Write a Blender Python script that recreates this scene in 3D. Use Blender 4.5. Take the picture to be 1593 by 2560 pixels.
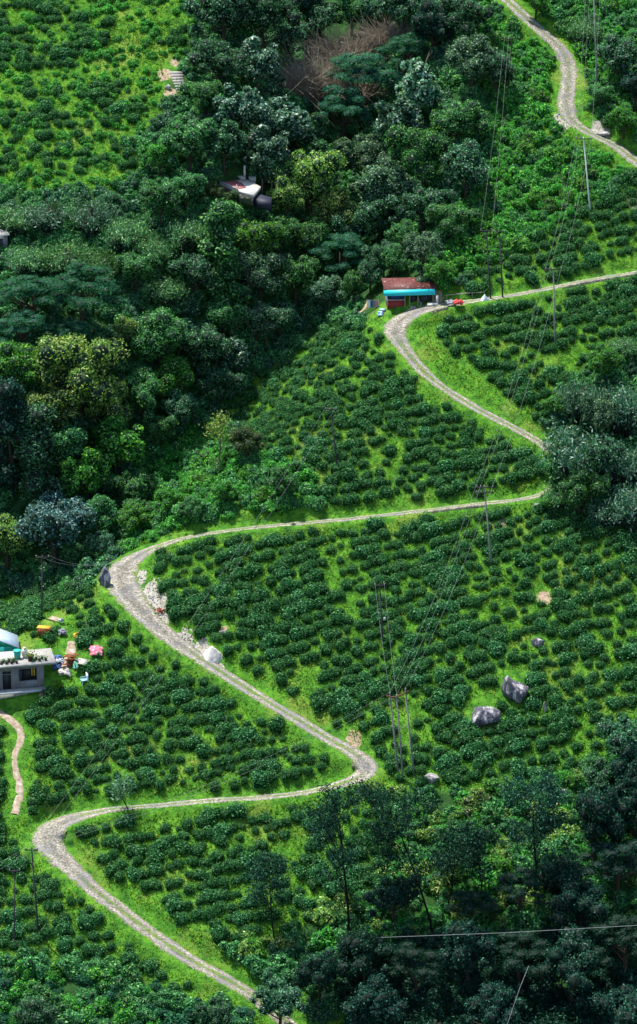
import bpy, math, random
import numpy as np
from mathutils import Matrix, Vector

for o in list(bpy.data.objects): bpy.data.objects.remove(o)
S = bpy.context.scene
COL = S.collection
R_ = math.radians
rng = np.random.default_rng(7)
random.seed(7)

# ------------------------------------------------------------------ camera, sky, sun, exposure
PITCH = R_(20); DIST = 400.0; HALF_W = 40.0
CAM = np.array([0.0, -DIST*math.cos(PITCH), DIST*math.sin(PITCH)])
cd = bpy.data.cameras.new('camera'); cam = bpy.data.objects.new('camera', cd); COL.objects.link(cam)
cam.location = CAM; cam.rotation_euler = (R_(90)-PITCH, 0, 0)
cd.sensor_fit = 'HORIZONTAL'; cd.angle = 2*math.atan(HALF_W/DIST)
cd.clip_start = 1.0; cd.clip_end = 6000
S.camera = cam
S.render.resolution_x = 637; S.render.resolution_y = 1024

SUN_EL, SUN_AZ = 67.0, -50.0          # azimuth measured from +Y (away from the camera), negative = left
w = bpy.data.worlds.new('World'); S.world = w; w.use_nodes = True
nt = w.node_tree; nt.nodes.clear()
sk = nt.nodes.new('ShaderNodeTexSky'); sk.sky_type = 'NISHITA'; sk.sun_disc = False
sk.sun_elevation = R_(SUN_EL); sk.sun_rotation = R_(SUN_AZ)
bg = nt.nodes.new('ShaderNodeBackground'); bg.inputs[1].default_value = 0.13
ow = nt.nodes.new('ShaderNodeOutputWorld')
nt.links.new(sk.outputs[0], bg.inputs[0]); nt.links.new(bg.outputs[0], ow.inputs[0])
sd = bpy.data.lights.new('sun', 'SUN'); sd.energy = 5.0; sd.angle = R_(0.5); sd.color = (1.0, 0.95, 0.86)
sun = bpy.data.objects.new('sun', sd); COL.objects.link(sun)
az = R_(SUN_AZ); el = R_(SUN_EL)
sdir = Vector((math.sin(az)*math.cos(el), math.cos(az)*math.cos(el), math.sin(el)))
sun.rotation_euler = sdir.to_track_quat('Z', 'Y').to_euler()
sun.location = (-60, 60, 150)
S.view_settings.view_transform = 'Standard'; S.view_settings.look = 'None'
S.view_settings.exposure = 0.74; S.view_settings.gamma = 1.0
S.cycles.max_bounces = 5; S.cycles.transparent_max_bounces = 4
S.cycles.diffuse_bounces = 3; S.cycles.transmission_bounces = 3; S.cycles.glossy_bounces = 2

# ------------------------------------------------------------------ small maths
SW, SH = 1593.0, 2560.0
FPX = (SW/2)/(HALF_W/DIST)
FWD = np.array([0, math.cos(PITCH), -math.sin(PITCH)]); UP = np.array([0, math.sin(PITCH), math.cos(PITCH)])
K = 1593/1512.0                       # first measurements were made on a 1512 wide view
def D(*pts): return [(x*K, y*K) for x, y in pts]
def ray(u, v):
    d = np.array([1.0, 0, 0])*(u-SW/2)/FPX + UP*(-(v-SH/2)/FPX) + FWD
    return d
def proj(P):
    P = np.atleast_2d(P); d = P-CAM
    z = d@FWD
    return SW/2 + FPX*d[:, 0]/z, SH/2 - FPX*(d@UP)/z, z
def smooth(a, b, x):
    t = np.clip((x-a)/(b-a), 0, 1); return t*t*(3-2*t)
def vnoise(x, y, s, seed):
    x = np.asarray(x, float)/s+seed*17.31; y = np.asarray(y, float)/s-seed*9.77
    xi = np.floor(x); yi = np.floor(y); fx = x-xi; fy = y-yi
    fx = fx*fx*(3-2*fx); fy = fy*fy*(3-2*fy)
    def h(a, b): 
        t = np.sin(a*127.1+b*311.7+seed*74.7)*43758.5453
        return t-np.floor(t)
    return (h(xi, yi)*(1-fx)+h(xi+1, yi)*fx)*(1-fy)+(h(xi, yi+1)*(1-fx)+h(xi+1, yi+1)*fx)*fy
def fbm(x, y, s, seed, o=3):
    a = 0; amp = 1; t = 0
    for i in range(o):
        a = a+amp*vnoise(x, y, s/2**i, seed+i*3); t += amp; amp *= .5
    return a/t
TS = math.tan(R_(28))
def onplane(u, v):
    d = ray(u, v); t = (CAM[2]-CAM[1]*TS)/(d[1]*TS-d[2]); return CAM+d*t
def seg_dist(x, y, pts):
    """distance to a polyline, and the parameter of the nearest segment"""
    x = np.asarray(x, float); y = np.asarray(y, float)
    best = np.full(x.shape, 1e9)
    for (a, b) in zip(pts[:-1], pts[1:]):
        ax, ay = a[0], a[1]; bx, by = b[0]-ax, b[1]-ay
        t = np.clip(((x-ax)*bx+(y-ay)*by)/(bx*bx+by*by+1e-9), 0, 1)
        best = np.minimum(best, np.hypot(x-ax-t*bx, y-ay-t*by))
    return best
GULLY = [onplane(u, v) for u, v in [(760, -500), (820, -120), (880, 150), (890, 430), (680, 700), (450, 930), (220, 1150), (40, 1260), (-160, 1330), (-700, 1500)]]
def base_h(x, y):
    d = seg_dist(x, y, GULLY)
    h = y*TS
    h = h - 12.0*np.exp(-(d/11.5)**2)
    h = h + 1.6*(fbm(x, y, 34, 3)-.5)*2 + .35*(fbm(x, y, 7, 9)-.5)*2
    # valley floor far below the frame, hill crest far above it
    h = np.where(y < -110, -110*TS+(y+110)*0.25, h)
    h = np.where(y > 230, 230*TS+(y-230)*0.15, h)
    return h
TT = np.arange(250, 760, .4)
def hit(u, v, f):
    d = ray(u, v); P = CAM+TT[:, None]*d
    g = P[:, 2]-f(P[:, 0], P[:, 1])
    i = np.argmax(g < 0)
    if g[i] >= 0 or i == 0: return CAM+d*TT[-1]
    t = TT[i-1]+(TT[i]-TT[i-1])*g[i-1]/(g[i-1]-g[i])
    return CAM+d*t
def resample(P, step):
    P = np.array(P); s = np.r_[0, np.cumsum(np.linalg.norm(np.diff(P[:, :2], axis=0), axis=1))]
    q = np.arange(0, s[-1], step)
    return np.stack([np.interp(q, s, P[:, k]) for k in range(P.shape[1])], 1)
def boxblur(a, n):
    k = np.ones(n)/n; p = np.pad(a, (n//2, n//2), mode='edge'); return np.convolve(p, k, 'valid')[:len(a)]
def make_road(px, wid, sm=9):
    """px in photograph pixels, wid metres at each point"""
    P = np.array([list(hit(u, v, base_h))+[w_] for (u, v), w_ in zip(px, wid)])
    Q = resample(P, .6)
    for k in range(2): Q[:, k] = boxblur(Q[:, k], 7)
    Q[:, 2] = base_h(Q[:, 0], Q[:, 1])
    Q[:, 2] = boxblur(boxblur(Q[:, 2], sm), sm); Q[:, 3] = boxblur(Q[:, 3], 7)
    return Q
r1 = D((1150,-60),(1205,2),(1270,62),(1326,105),(1352,150),(1349,205),(1340,262),(1366,300),(1420,325),(1470,348),(1520,392),(1600,450))
ROAD_TOP = make_road(r1, [2.0,2.1,2.5,2.6,2.5,2.5,2.7,2.2,2.2,2.3,2.3,2.3])
r2 = D((1640,622),(1512,646),(1400,664),(1300,684),(1200,703),(1130,713),(1040,724),(985,738),(948,756),(932,782),(948,812),(985,862),(1030,905),(1090,945),(1150,980),(1220,1014),(1290,1052),(1335,1092),(1345,1130),(1312,1165),(1255,1184),(1130,1196),(1000,1213),(860,1228),(750,1238),(620,1250),(500,1265),(400,1285),(325,1318),(282,1358),(296,1400),(335,1452),(385,1500),(450,1545),(520,1592),(590,1636),(660,1680),(730,1722),(790,1760),(850,1790),(880,1815),(868,1843),(808,1863),(700,1885),(600,1893),(480,1900),(300,1915),(230,1925),(155,1943),(105,1972),(112,2004),(155,2047),(220,2110),(300,2170),(380,2230),(450,2278),(540,2325),(620,2375),(700,2440),(780,2520))
w2 = [1.2]*5+[1.6,2.4,3.2,3.9,3.0,2.3,2.1]+[1.8]*6+[1.6,1.3]+[1.05]*7+[1.4,2.8,4.2,4.4,3.5,3.1,2.5,2.2,2.1,2.0,2.0,2.1,2.5,2.9,2.9,1.6]+[1.1]*3+[1.1,1.6,3.0,4.2,3.7,2.9,2.3,2.1,2.1,2.2]+[2.0]*4
w2 += [2.0]*(len(r2)-len(w2))
assert len(w2) >= len(r2), (len(w2), len(r2))
ROAD = make_road(r2, w2[:len(r2)])
FOOT = make_road([(-30,1760),(10,1785),(45,1808),(62,1840),(40,1875),(30,1905),(38,1930),(57,1960),(50,1995),(38,2030),(28,2052)], [.8,.9,.8,.7,.7,.7,.7,.8,.8,.9,.7], 5)
YARD = make_road([(148,1537),(130,1550),(118,1562)], [1.5,1.4,1.2], 3)
YARD2 = make_road([(176,1594),(180,1612),(182,1632),(176,1650),(158,1668),(140,1684)], [.9,.9,1.0,1.6,2.2,1.2], 3)
BENCH = [(ROAD, 1.5), (ROAD_TOP, 1.5), (FOOT, .5), (YARD, .5), (YARD2, .5)]

# ------------------------------------------------------------------ terrain grid
def axis(lo, hi, flo, fhi, step):
    a = list(np.arange(flo, fhi+1e-6, step)); s = step; v = a[-1]
    while v < hi: s *= 1.22; v += s; a.append(v)
    s = step; v = a[0]; b = []
    while v > lo: s *= 1.22; v -= s; b.append(v)
    return np.array(b[::-1]+a)
GX = axis(-700, 700, -54, 56, .4); GY = axis(-380, 900, -84, 104, .4)
XX, YY = np.meshgrid(GX, GY)
HH = base_h(XX, YY)
RD = np.full(XX.shape, 99.0)                      # distance from a road's edge
for Q, bl in BENCH:
    x0, x1 = Q[:, 0].min()-8, Q[:, 0].max()+8; y0, y1 = Q[:, 1].min()-8, Q[:, 1].max()+8
    ix = np.where((GX > x0) & (GX < x1))[0]; iy = np.where((GY > y0) & (GY < y1))[0]
    sub = np.ix_(iy, ix); X = XX[sub]; Y = YY[sub]
    dmin = np.full(X.shape, 1e9); zi = np.zeros(X.shape); wi = np.ones(X.shape)
    for q in Q:
        d = np.hypot(X-q[0], Y-q[1]); m = d < dmin
        dmin[m] = d[m]; zi[m] = q[2]; wi[m] = q[3]
    e = dmin-wi/2
    t = smooth(.15, .15+bl, e)
    low = np.where(e < .1, .10, 0)
    HH[sub] = np.where(t < 1, (zi-low)*(1-t)+HH[sub]*t, HH[sub])
    RD[sub] = np.minimum(RD[sub], e)
def gridval(G, x, y):
    x = np.asarray(x, float); y = np.asarray(y, float)
    i = np.clip(np.searchsorted(GX, x)-1, 0, len(GX)-2); j = np.clip(np.searchsorted(GY, y)-1, 0, len(GY)-2)
    fx = (x-GX[i])/(GX[i+1]-GX[i]); fy = (y-GY[j])/(GY[j+1]-GY[j])
    return (G[j, i]*(1-fx)+G[j, i+1]*fx)*(1-fy)+(G[j+1, i]*(1-fx)+G[j+1, i+1]*fx)*fy
def H(x, y): return gridval(HH, x, y)
def at(u, v): return hit(u, v, H)
def on_y(u, v, y):                                # where the sight line meets the upright plane at y
    d = ray(u, v); return CAM+d*(y-CAM[1])/d[1]
def on_z(u, v, z):
    d = ray(u, v); return CAM+d*(z-CAM[2])/d[2]
def scale_at(P): return proj(P)[2][0]/FPX         # metres per photograph pixel there

# ------------------------------------------------------------------ tagging and mesh building
def tag(o, label=None, cat=None, group=None, kind=None):
    if label: o['label'] = label
    if cat: o['category'] = cat
    if group: o['group'] = group
    if kind: o['kind'] = kind
    return o
def raw_mesh(name, V, quads=None, tris=None, mats=(), midx=None, smoothf=False):
    V = np.ascontiguousarray(V, dtype=np.float32); me = bpy.data.meshes.new(name)
    q = np.zeros((0, 4), np.int32) if quads is None or len(quads) == 0 else np.asarray(quads, np.int32)
    t = np.zeros((0, 3), np.int32) if tris is None or len(tris) == 0 else np.asarray(tris, np.int32)
    me.vertices.add(len(V)); me.vertices.foreach_set('co', V.ravel())
    nl = q.size+t.size; me.loops.add(nl); me.loops.foreach_set('vertex_index', np.concatenate([q.ravel(), t.ravel()]).astype(np.int32))
    n = len(q)+len(t); me.polygons.add(n)
    st = np.concatenate([np.arange(len(q))*4, q.size+np.arange(len(t))*3]).astype(np.int32)
    me.polygons.foreach_set('loop_start', st)
    if midx is not None: me.polygons.foreach_set('material_index', np.asarray(midx, np.int32))
    if smoothf: me.polygons.foreach_set('use_smooth', np.ones(n, bool))
    for m in mats: me.materials.append(m)
    me.update(calc_edges=True); return me
def link(name, me, parent=None, loc=None):
    o = bpy.data.objects.new(name, me); COL.objects.link(o)
    if parent is not None: o.parent = parent
    if loc is not None: o.location = loc
    return o
def empty(name, loc, rz=0, sc=1):
    o = bpy.data.objects.new(name, None); COL.objects.link(o)
    o.location = loc; o.rotation_euler = (0, 0, rz); o.scale = (sc, sc, sc); o.empty_display_size = .5
    return o
class G:
    def __init__(s): s.v = []; s.q = []; s.t = []; s.n = 0
    def add(s, V, q=None, t=None):
        V = np.asarray(V, float)
        if q is not None and len(q): s.q.append(np.asarray(q)+s.n)
        if t is not None and len(t): s.t.append(np.asarray(t)+s.n)
        s.v.append(V); s.n += len(V); return s
    def box(s, c, d, rz=0, rx=0):
        v = np.array([[x, y, z] for z in (-.5, .5) for y in (-.5, .5) for x in (-.5, .5)])*np.array(d)
        if rx: c_, s_ = math.cos(rx), math.sin(rx); v = v@np.array([[1, 0, 0], [0, c_, s_], [0, -s_, c_]])
        if rz: c_, s_ = math.cos(rz), math.sin(rz); v = v@np.array([[c_, s_, 0], [-s_, c_, 0], [0, 0, 1]])
        return s.add(v+np.array(c), [[0, 2, 3, 1], [4, 5, 7, 6], [0, 1, 5, 4], [2, 6, 7, 3], [0, 4, 6, 2], [1, 3, 7, 5]])
    def tube(s, pts, rad, n=6, cap=True):
        pts = np.array(pts, float); m = len(pts)
        if np.isscalar(rad): rad = [rad]*m
        T = np.gradient(pts, axis=0); T /= np.linalg.norm(T, axis=1)[:, None]+1e-9
        ref = np.array([0, 0, 1.0]) if abs(T[0, 2]) < .9 else np.array([1.0, 0, 0])
        V = []
        a = np.arange(n)*2*math.pi/n
        for i in range(m):
            A = np.cross(T[i], ref); A /= np.linalg.norm(A)+1e-9; B = np.cross(T[i], A)
            V.append(pts[i]+rad[i]*(np.cos(a)[:, None]*A+np.sin(a)[:, None]*B))
        V = np.concatenate(V); i = np.arange(n); j = (i+1) % n
        q = np.concatenate([np.stack([k*n+i, k*n+j, (k+1)*n+j, (k+1)*n+i], 1) for k in range(m-1)])
        t = None
        if cap and n > 3:
            V = np.concatenate([V, [pts[-1]]]); t = np.stack([(m-1)*n+i, (m-1)*n+j, np.full(n, m*n)], 1)
        return s.add(V, q, t)
    def prism(s, poly, z0, z1):
        p = np.array(poly)[:, :2]; n = len(p)
        if np.isscalar(z0): z0 = np.full(n, z0)
        if np.isscalar(z1): z1 = np.full(n, z1)
        c = p.mean(0); V = np.concatenate([np.c_[p, z0], np.c_[p, z1], [[*c, np.mean(z0)], [*c, np.mean(z1)]]])
        i = np.arange(n); j = (i+1) % n
        t = np.concatenate([np.stack([n+i, n+j, np.full(n, 2*n+1)], 1), np.stack([j, i, np.full(n, 2*n)], 1)])
        return s.add(V, np.stack([i, j, n+j, n+i], 1), t)
    def cone(s, c, prof, n=14):                     # prof: (radius, z) pairs
        a = np.arange(n)*2*math.pi/n; V = np.concatenate([np.c_[r*np.cos(a), r*np.sin(a), np.full(n, z)] for r, z in prof])+np.array(c)
        i = np.arange(n); j = (i+1) % n; m = len(prof)
        q = np.concatenate([np.stack([k*n+i, k*n+j, (k+1)*n+j, (k+1)*n+i], 1) for k in range(m-1)])
        V = np.concatenate([V, [np.array(c)+[0, 0, prof[0][1]]], [np.array(c)+[0, 0, prof[-1][1]]]])
        t = np.concatenate([np.stack([j, i, np.full(n, m*n)], 1), np.stack([(m-1)*n+i, (m-1)*n+j, np.full(n, m*n+1)], 1)])
        return s.add(V, q, t)
    def arrays(s):
        return (np.concatenate(s.v), np.concatenate(s.q) if s.q else np.zeros((0, 4), int), np.concatenate(s.t) if s.t else np.zeros((0, 3), int))
    def mesh(s, name, mat, sm=False):
        V, q, t = s.arrays(); return raw_mesh(name, V, q, t, [mat], None, sm)
    def build(s, name, mat, parent=None, loc=None, sm=False):
        return link(name, s.mesh(name, mat, sm), parent, loc)

# ------------------------------------------------------------------ materials
def newmat(name):
    m = bpy.data.materials.new(name); m.use_nodes = True; t = m.node_tree; t.nodes.clear()
    out = t.nodes.new('ShaderNodeOutputMaterial'); return m, t, out
def N(t, ty, **kw):
    n = t.nodes.new(ty)
    for k, v in kw.items(): setattr(n, k, v)
    return n
def ramp(t, src, stops, interp='LINEAR'):
    r = N(t, 'ShaderNodeValToRGB'); r.color_ramp.interpolation = interp
    e = r.color_ramp.elements
    e[0].position, e[0].color = stops[0][0], (*stops[0][1], 1); e[1].position, e[1].color = stops[-1][0], (*stops[-1][1], 1)
    for p, c in stops[1:-1]:
        x = e.new(p); x.color = (*c, 1)
    t.links.new(src, r.inputs[0]); return r.outputs[0]
def noise(t, scale, detail=3, coord='Object', rough=.6):
    tc = N(t, 'ShaderNodeTexCoord'); n = N(t, 'ShaderNodeTexNoise'); n.inputs['Scale'].default_value = scale
    n.inputs['Detail'].default_value = detail; n.inputs['Roughness'].default_value = rough
    t.links.new(tc.outputs[coord], n.inputs['Vector']); return n.outputs[0]
def mix(t, fac, a, b, mode='MIX'):
    m = N(t, 'ShaderNodeMix'); m.data_type = 'RGBA'; m.blend_type = mode
    for i, s in ((0, fac), (6, a), (7, b)):
        if isinstance(s, (int, float)): m.inputs[i].default_value = s
        elif isinstance(s, tuple): m.inputs[i].default_value = (*s, 1)
        else: t.links.new(s, m.inputs[i])
    return m.outputs[2]
def mathn(t, op, a, b=None):
    m = N(t, 'ShaderNodeMath'); m.operation = op
    for i, s in ((0, a), (1, b)):
        if s is None: continue
        if isinstance(s, (int, float)): m.inputs[i].default_value = s
        else: t.links.new(s, m.inputs[i])
    return m.outputs[0]
def foliage(name, a, b, tip=None, transl=.3, spec=.25, rough=.5, low=.5):
    """leaf material: every leaf its own shade between a and b, a few tips paler; slow drift over the plant"""
    m, t, out = newmat(name)
    geo = N(t, 'ShaderNodeNewGeometry'); oi = N(t, 'ShaderNodeObjectInfo')
    stops = [(0.0, a), (.75, b)] + ([(.93, tip)] if tip else []) + [(1.0, tip or b)]
    c = ramp(t, geo.outputs['Random Per Island'], stops)
    n = noise(t, low, 2)
    f = mathn(t, 'ADD', mathn(t, 'MULTIPLY', n, .7), mathn(t, 'MULTIPLY', oi.outputs['Random'], .45))
    hsv = N(t, 'ShaderNodeHueSaturation')
    t.links.new(mathn(t, 'ADD', f, .47), hsv.inputs['Value']); t.links.new(mathn(t, 'ADD', mathn(t, 'MULTIPLY', oi.outputs['Random'], .03), .485), hsv.inputs['Hue'])
    t.links.new(c, hsv.inputs['Color'])
    p = N(t, 'ShaderNodeBsdfPrincipled'); t.links.new(hsv.outputs[0], p.inputs['Base Color'])
    p.inputs['Roughness'].default_value = rough; p.inputs['Specular IOR Level'].default_value = spec
    tr = N(t, 'ShaderNodeBsdfTranslucent'); t.links.new(mix(t, 1.0, hsv.outputs[0], (1.5, 1.5, .5), 'MULTIPLY'), tr.inputs[0])
    ms = N(t, 'ShaderNodeMixShader'); ms.inputs[0].default_value = transl
    t.links.new(p.outputs[0], ms.inputs[1]); t.links.new(tr.outputs[0], ms.inputs[2]); t.links.new(ms.outputs[0], out.inputs[0])
    return m
def solid(name, a, b=None, sc=4.0, rough=.8, spec=.3, bump=.0, metal=0, stops=None, detail=5, bs=None):
    m, t, out = newmat(name); p = N(t, 'ShaderNodeBsdfPrincipled')
    b = b or tuple(x*.7 for x in a); n = noise(t, sc, detail)
    c = ramp(t, n, stops or [(.3, a), (.7, b)]); t.links.new(c, p.inputs['Base Color'])
    p.inputs['Roughness'].default_value = rough; p.inputs['Specular IOR Level'].default_value = spec; p.inputs['Metallic'].default_value = metal
    if bump:
        bn = N(t, 'ShaderNodeBump'); bn.inputs['Strength'].default_value = .8; bn.inputs['Distance'].default_value = bump
        t.links.new(noise(t, bs or sc*2, 6), bn.inputs['Height']); t.links.new(bn.outputs[0], p.inputs['Normal'])
    t.links.new(p.outputs[0], out.inputs[0]); return m

M = {}
M['tea'] = foliage('tea_leaf', (.007, .046, .018), (.045, .205, .060), (.18, .40, .17), .22, .10, .5, .5)
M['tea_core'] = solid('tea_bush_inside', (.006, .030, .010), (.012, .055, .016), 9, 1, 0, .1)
M['weed'] = foliage('weed_leaf', (.022, .10, .012), (.145, .34, .032), (.36, .44, .09), .42, .05, .7, .16)
M['broad'] = foliage('broad_leaf', (.012, .085, .030), (.060, .25, .070), (.22, .46, .15), .25, .12, .45)
M['dark'] = foliage('dark_leaf', (.009, .055, .028), (.045, .175, .075), (.18, .36, .20), .2, .14, .45)
M['glossy'] = foliage('glossy_leaf', (.012, .058, .036), (.055, .175, .10), (.34, .48, .38), .18, .25, .32)
M['pale'] = foliage('pale_leaf', (.03, .13, .07), (.12, .32, .18), (.55, .66, .55), .2, .25, .35)
M['yellow'] = foliage('yellow_green_leaf', (.04, .13, .028), (.18, .35, .07), (.52, .60, .22), .3, .12, .5)
M['bright'] = foliage('bright_leaf', (.020, .12, .024), (.075, .31, .045), (.24, .52, .10), .35, .10, .5)
M['grey'] = foliage('grey_green_leaf', (.024, .09, .045), (.09, .22, .115), (.30, .42, .26), .2, .12, .5)
M['blue'] = foliage('blue_grey_leaf', (.022, .08, .075), (.07, .18, .165), (.20, .34, .34), .15, .15, .45)
M['feather'] = foliage('feathery_leaf', (.012, .08, .050), (.042, .19, .11), (.09, .29, .16), .3, .05, .6)
M['bamboo'] = foliage('bamboo_leaf', (.018, .09, .034), (.07, .22, .075), (.32, .48, .25), .25, .12, .45)
M['strap'] = foliage('strap_leaf', (.012, .065, .036), (.055, .17, .095), (.34, .46, .38), .2, .10, .45)
M['shade'] = foliage('dark_shaded_leaf', (.003, .019, .014), (.010, .054, .034), (.05, .15, .09), .12, .06, .5)  # near-black green puts the lower right trees' shade into the leaf colour
M['olive'] = foliage('olive_brown_leaf', (.022, .055, .016), (.065, .12, .035), (.16, .22, .08), .2, .12, .5)
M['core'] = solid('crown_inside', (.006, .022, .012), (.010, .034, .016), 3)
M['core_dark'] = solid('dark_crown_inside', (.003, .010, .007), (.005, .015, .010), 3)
M['bark'] = solid('bark', (.07, .055, .04), (.03, .024, .018), 5, .9, .1, .02)
M['bark_dark'] = solid('dark_bark', (.018, .015, .013), (.008, .007, .006), 5, .9, .1)
M['bark_pale'] = solid('pale_bark', (.22, .17, .13), (.09, .07, .055), 5, .9, .1)
M['twig'] = solid('dry_twig', (.36, .31, .24), (.20, .17, .13), 1.2, .95, .05)
M['pole'] = solid('weathered_pole', (.20, .21, .20), (.10, .10, .10), 2.5, .6, .4)
M['pole_dark'] = solid('dark_pole', (.035, .035, .04), (.02, .02, .022), 2.5, .7, .3)
M['pole_white'] = solid('pale_steel_pole', (.5, .55, .56), (.36, .4, .4), 2.5, .5, .5)
M['wire'] = solid('aluminium_wire', (.34, .36, .38), (.24, .25, .26), 2, .6, .2)
M['insulator'] = solid('insulator', (.45, .40, .36), (.3, .27, .25), 5, .3, .5)
M['rust'] = solid('rusty_iron', (.16, .05, .025), (.09, .04, .025), 3, .8, .3)

def ground_mat():
    m, t, out = newmat('grassy_ground'); p = N(t, 'ShaderNodeBsdfPrincipled')
    c = ramp(t, noise(t, .9, 6), [(.30, (.022, .085, .012)), (.46, (.05, .17, .016)), (.62, (.10, .27, .022)), (.76, (.17, .28, .035))])
    big = noise(t, .13, 4)
    c = mix(t, ramp(t, big, [(.55, (0, 0, 0)), (.66, (.85, .85, .85))]), c, ramp(t, noise(t, 2.2, 5), [(.32, (.10, .22, .03)), (.58, (.18, .25, .04)), (.72, (.25, .18, .06))]))
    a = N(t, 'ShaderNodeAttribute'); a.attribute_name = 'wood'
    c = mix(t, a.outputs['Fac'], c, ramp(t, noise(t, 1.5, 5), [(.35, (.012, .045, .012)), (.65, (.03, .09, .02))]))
    e = N(t, 'ShaderNodeAttribute'); e.attribute_name = 'earth'
    f = mathn(t, 'ADD', e.outputs['Fac'], mathn(t, 'MULTIPLY', mathn(t, 'SUBTRACT', noise(t, 1.6, 6), .5), 1.6))
    f = ramp(t, mathn(t, 'MULTIPLY', f, ramp(t, e.outputs['Fac'], [(0, (0, 0, 0)), (.08, (1, 1, 1))])), [(.4, (0, 0, 0)), (.6, (1, 1, 1))])
    c = mix(t, f, c, ramp(t, noise(t, 3, 5), [(.3, (.26, .19, .11)), (.6, (.40, .32, .22)), (.75, (.5, .44, .34))]))
    g = N(t, 'ShaderNodeAttribute'); g.attribute_name = 'rubble'
    f = mathn(t, 'ADD', g.outputs['Fac'], mathn(t, 'MULTIPLY', mathn(t, 'SUBTRACT', noise(t, 1.3, 6), .5), 2.0))
    f = ramp(t, mathn(t, 'MULTIPLY', f, ramp(t, g.outputs['Fac'], [(0, (0, 0, 0)), (.08, (1, 1, 1))])), [(.4, (0, 0, 0)), (.55, (1, 1, 1))])
    c = mix(t, f, c, ramp(t, noise(t, 4, 6), [(.35, (.22, .20, .15)), (.5, (.34, .325, .28)), (.65, (.50, .48, .43))]))
    t.links.new(c, p.inputs['Base Color']); p.inputs['Roughness'].default_value = .9; p.inputs['Specular IOR Level'].default_value = .1
    b = N(t, 'ShaderNodeBump'); b.inputs['Distance'].default_value = .25; b.inputs['Strength'].default_value = .9
    t.links.new(noise(t, 3.5, 6), b.inputs['Height']); t.links.new(b.outputs[0], p.inputs['Normal'])
    t.links.new(p.outputs[0], out.inputs[0]); return m
def road_mat(name, hard=1.0):
    """stony track: two paler wheel ruts (attribute 'across' runs -1..1), grass creeping in at edges and middle"""
    m, t, out = newmat(name); p = N(t, 'ShaderNodeBsdfPrincipled')
    a = N(t, 'ShaderNodeAttribute'); a.attribute_name = 'across'
    ab = mathn(t, 'ABSOLUTE', a.outputs['Fac'])
    stone = ramp(t, noise(t, 4.2, 8, rough=.8), [(.34, (.045, .04, .031)), (.44, (.13, .122, .10)), (.54, (.27, .255, .22)), (.64, (.50, .475, .42))])
    stone = mix(t, ramp(t, noise(t, .35, 4), [(.48, (0, 0, 0)), (.62, (.65, .65, .65))]), stone, (.15, .152, .165))
    vor = N(t, 'ShaderNodeTexVoronoi'); vor.inputs['Scale'].default_value = 3.2
    tc = N(t, 'ShaderNodeTexCoord'); t.links.new(tc.outputs['Object'], vor.inputs['Vector'])
    stone = mix(t, .18, stone, mix(t, 1, stone, ramp(t, vor.outputs['Distance'], [(0, (.4, .4, .38)), (.35, (1.25, 1.25, 1.2))]), 'MULTIPLY'))
    rut = mathn(t, 'ABSOLUTE', mathn(t, 'SUBTRACT', mathn(t, 'ADD', ab, mathn(t, 'MULTIPLY', mathn(t, 'SUBTRACT', noise(t, .45, 5), .5), .9)), .5))
    stone = mix(t, ramp(t, noise(t, .8, 4), [(.35, (.15, .15, .15)), (.65, (.8, .8, .8))]), stone, mix(t, 1, stone, ramp(t, rut, [(.05, (1.45, 1.43, 1.38)), (.38, (.6, .59, .56))]), 'MULTIPLY'))
    mid = ramp(t, mathn(t, 'ADD', ab, mathn(t, 'MULTIPLY', mathn(t, 'SUBTRACT', noise(t, 1.1, 6), .5), .9)), [(.05, (.85, .85, .85)), (.28, (0, 0, 0))])
    gs = N(t, 'ShaderNodeAttribute'); gs.attribute_name = 'grassy'
    mid = mathn(t, 'MULTIPLY', mid, gs.outputs['Fac'])
    edge = ramp(t, mathn(t, 'ADD', ab, mathn(t, 'MULTIPLY', mathn(t, 'SUBTRACT', noise(t, 1.7, 6), .5), 1.7)), [(.74, (0, 0, 0)), (.95, (1, 1, 1))])
    f = mathn(t, 'MAXIMUM', mid, edge)
    grass = ramp(t, noise(t, 2.5, 5), [(.35, (.06, .13, .02)), (.6, (.15, .24, .035)), (.75, (.22, .2, .07))])
    c = mix(t, f, stone, grass)
    t.links.new(c, p.inputs['Base Color']); p.inputs['Roughness'].default_value = .95; p.inputs['Specular IOR Level'].default_value = .15
    b = N(t, 'ShaderNodeBump'); b.inputs['Distance'].default_value = .12; b.inputs['Strength'].default_value = .8
    t.links.new(noise(t, 4.5, 7), b.inputs['Height']); t.links.new(b.outputs[0], p.inputs['Normal'])
    t.links.new(p.outputs[0], out.inputs[0]); return m
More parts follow.
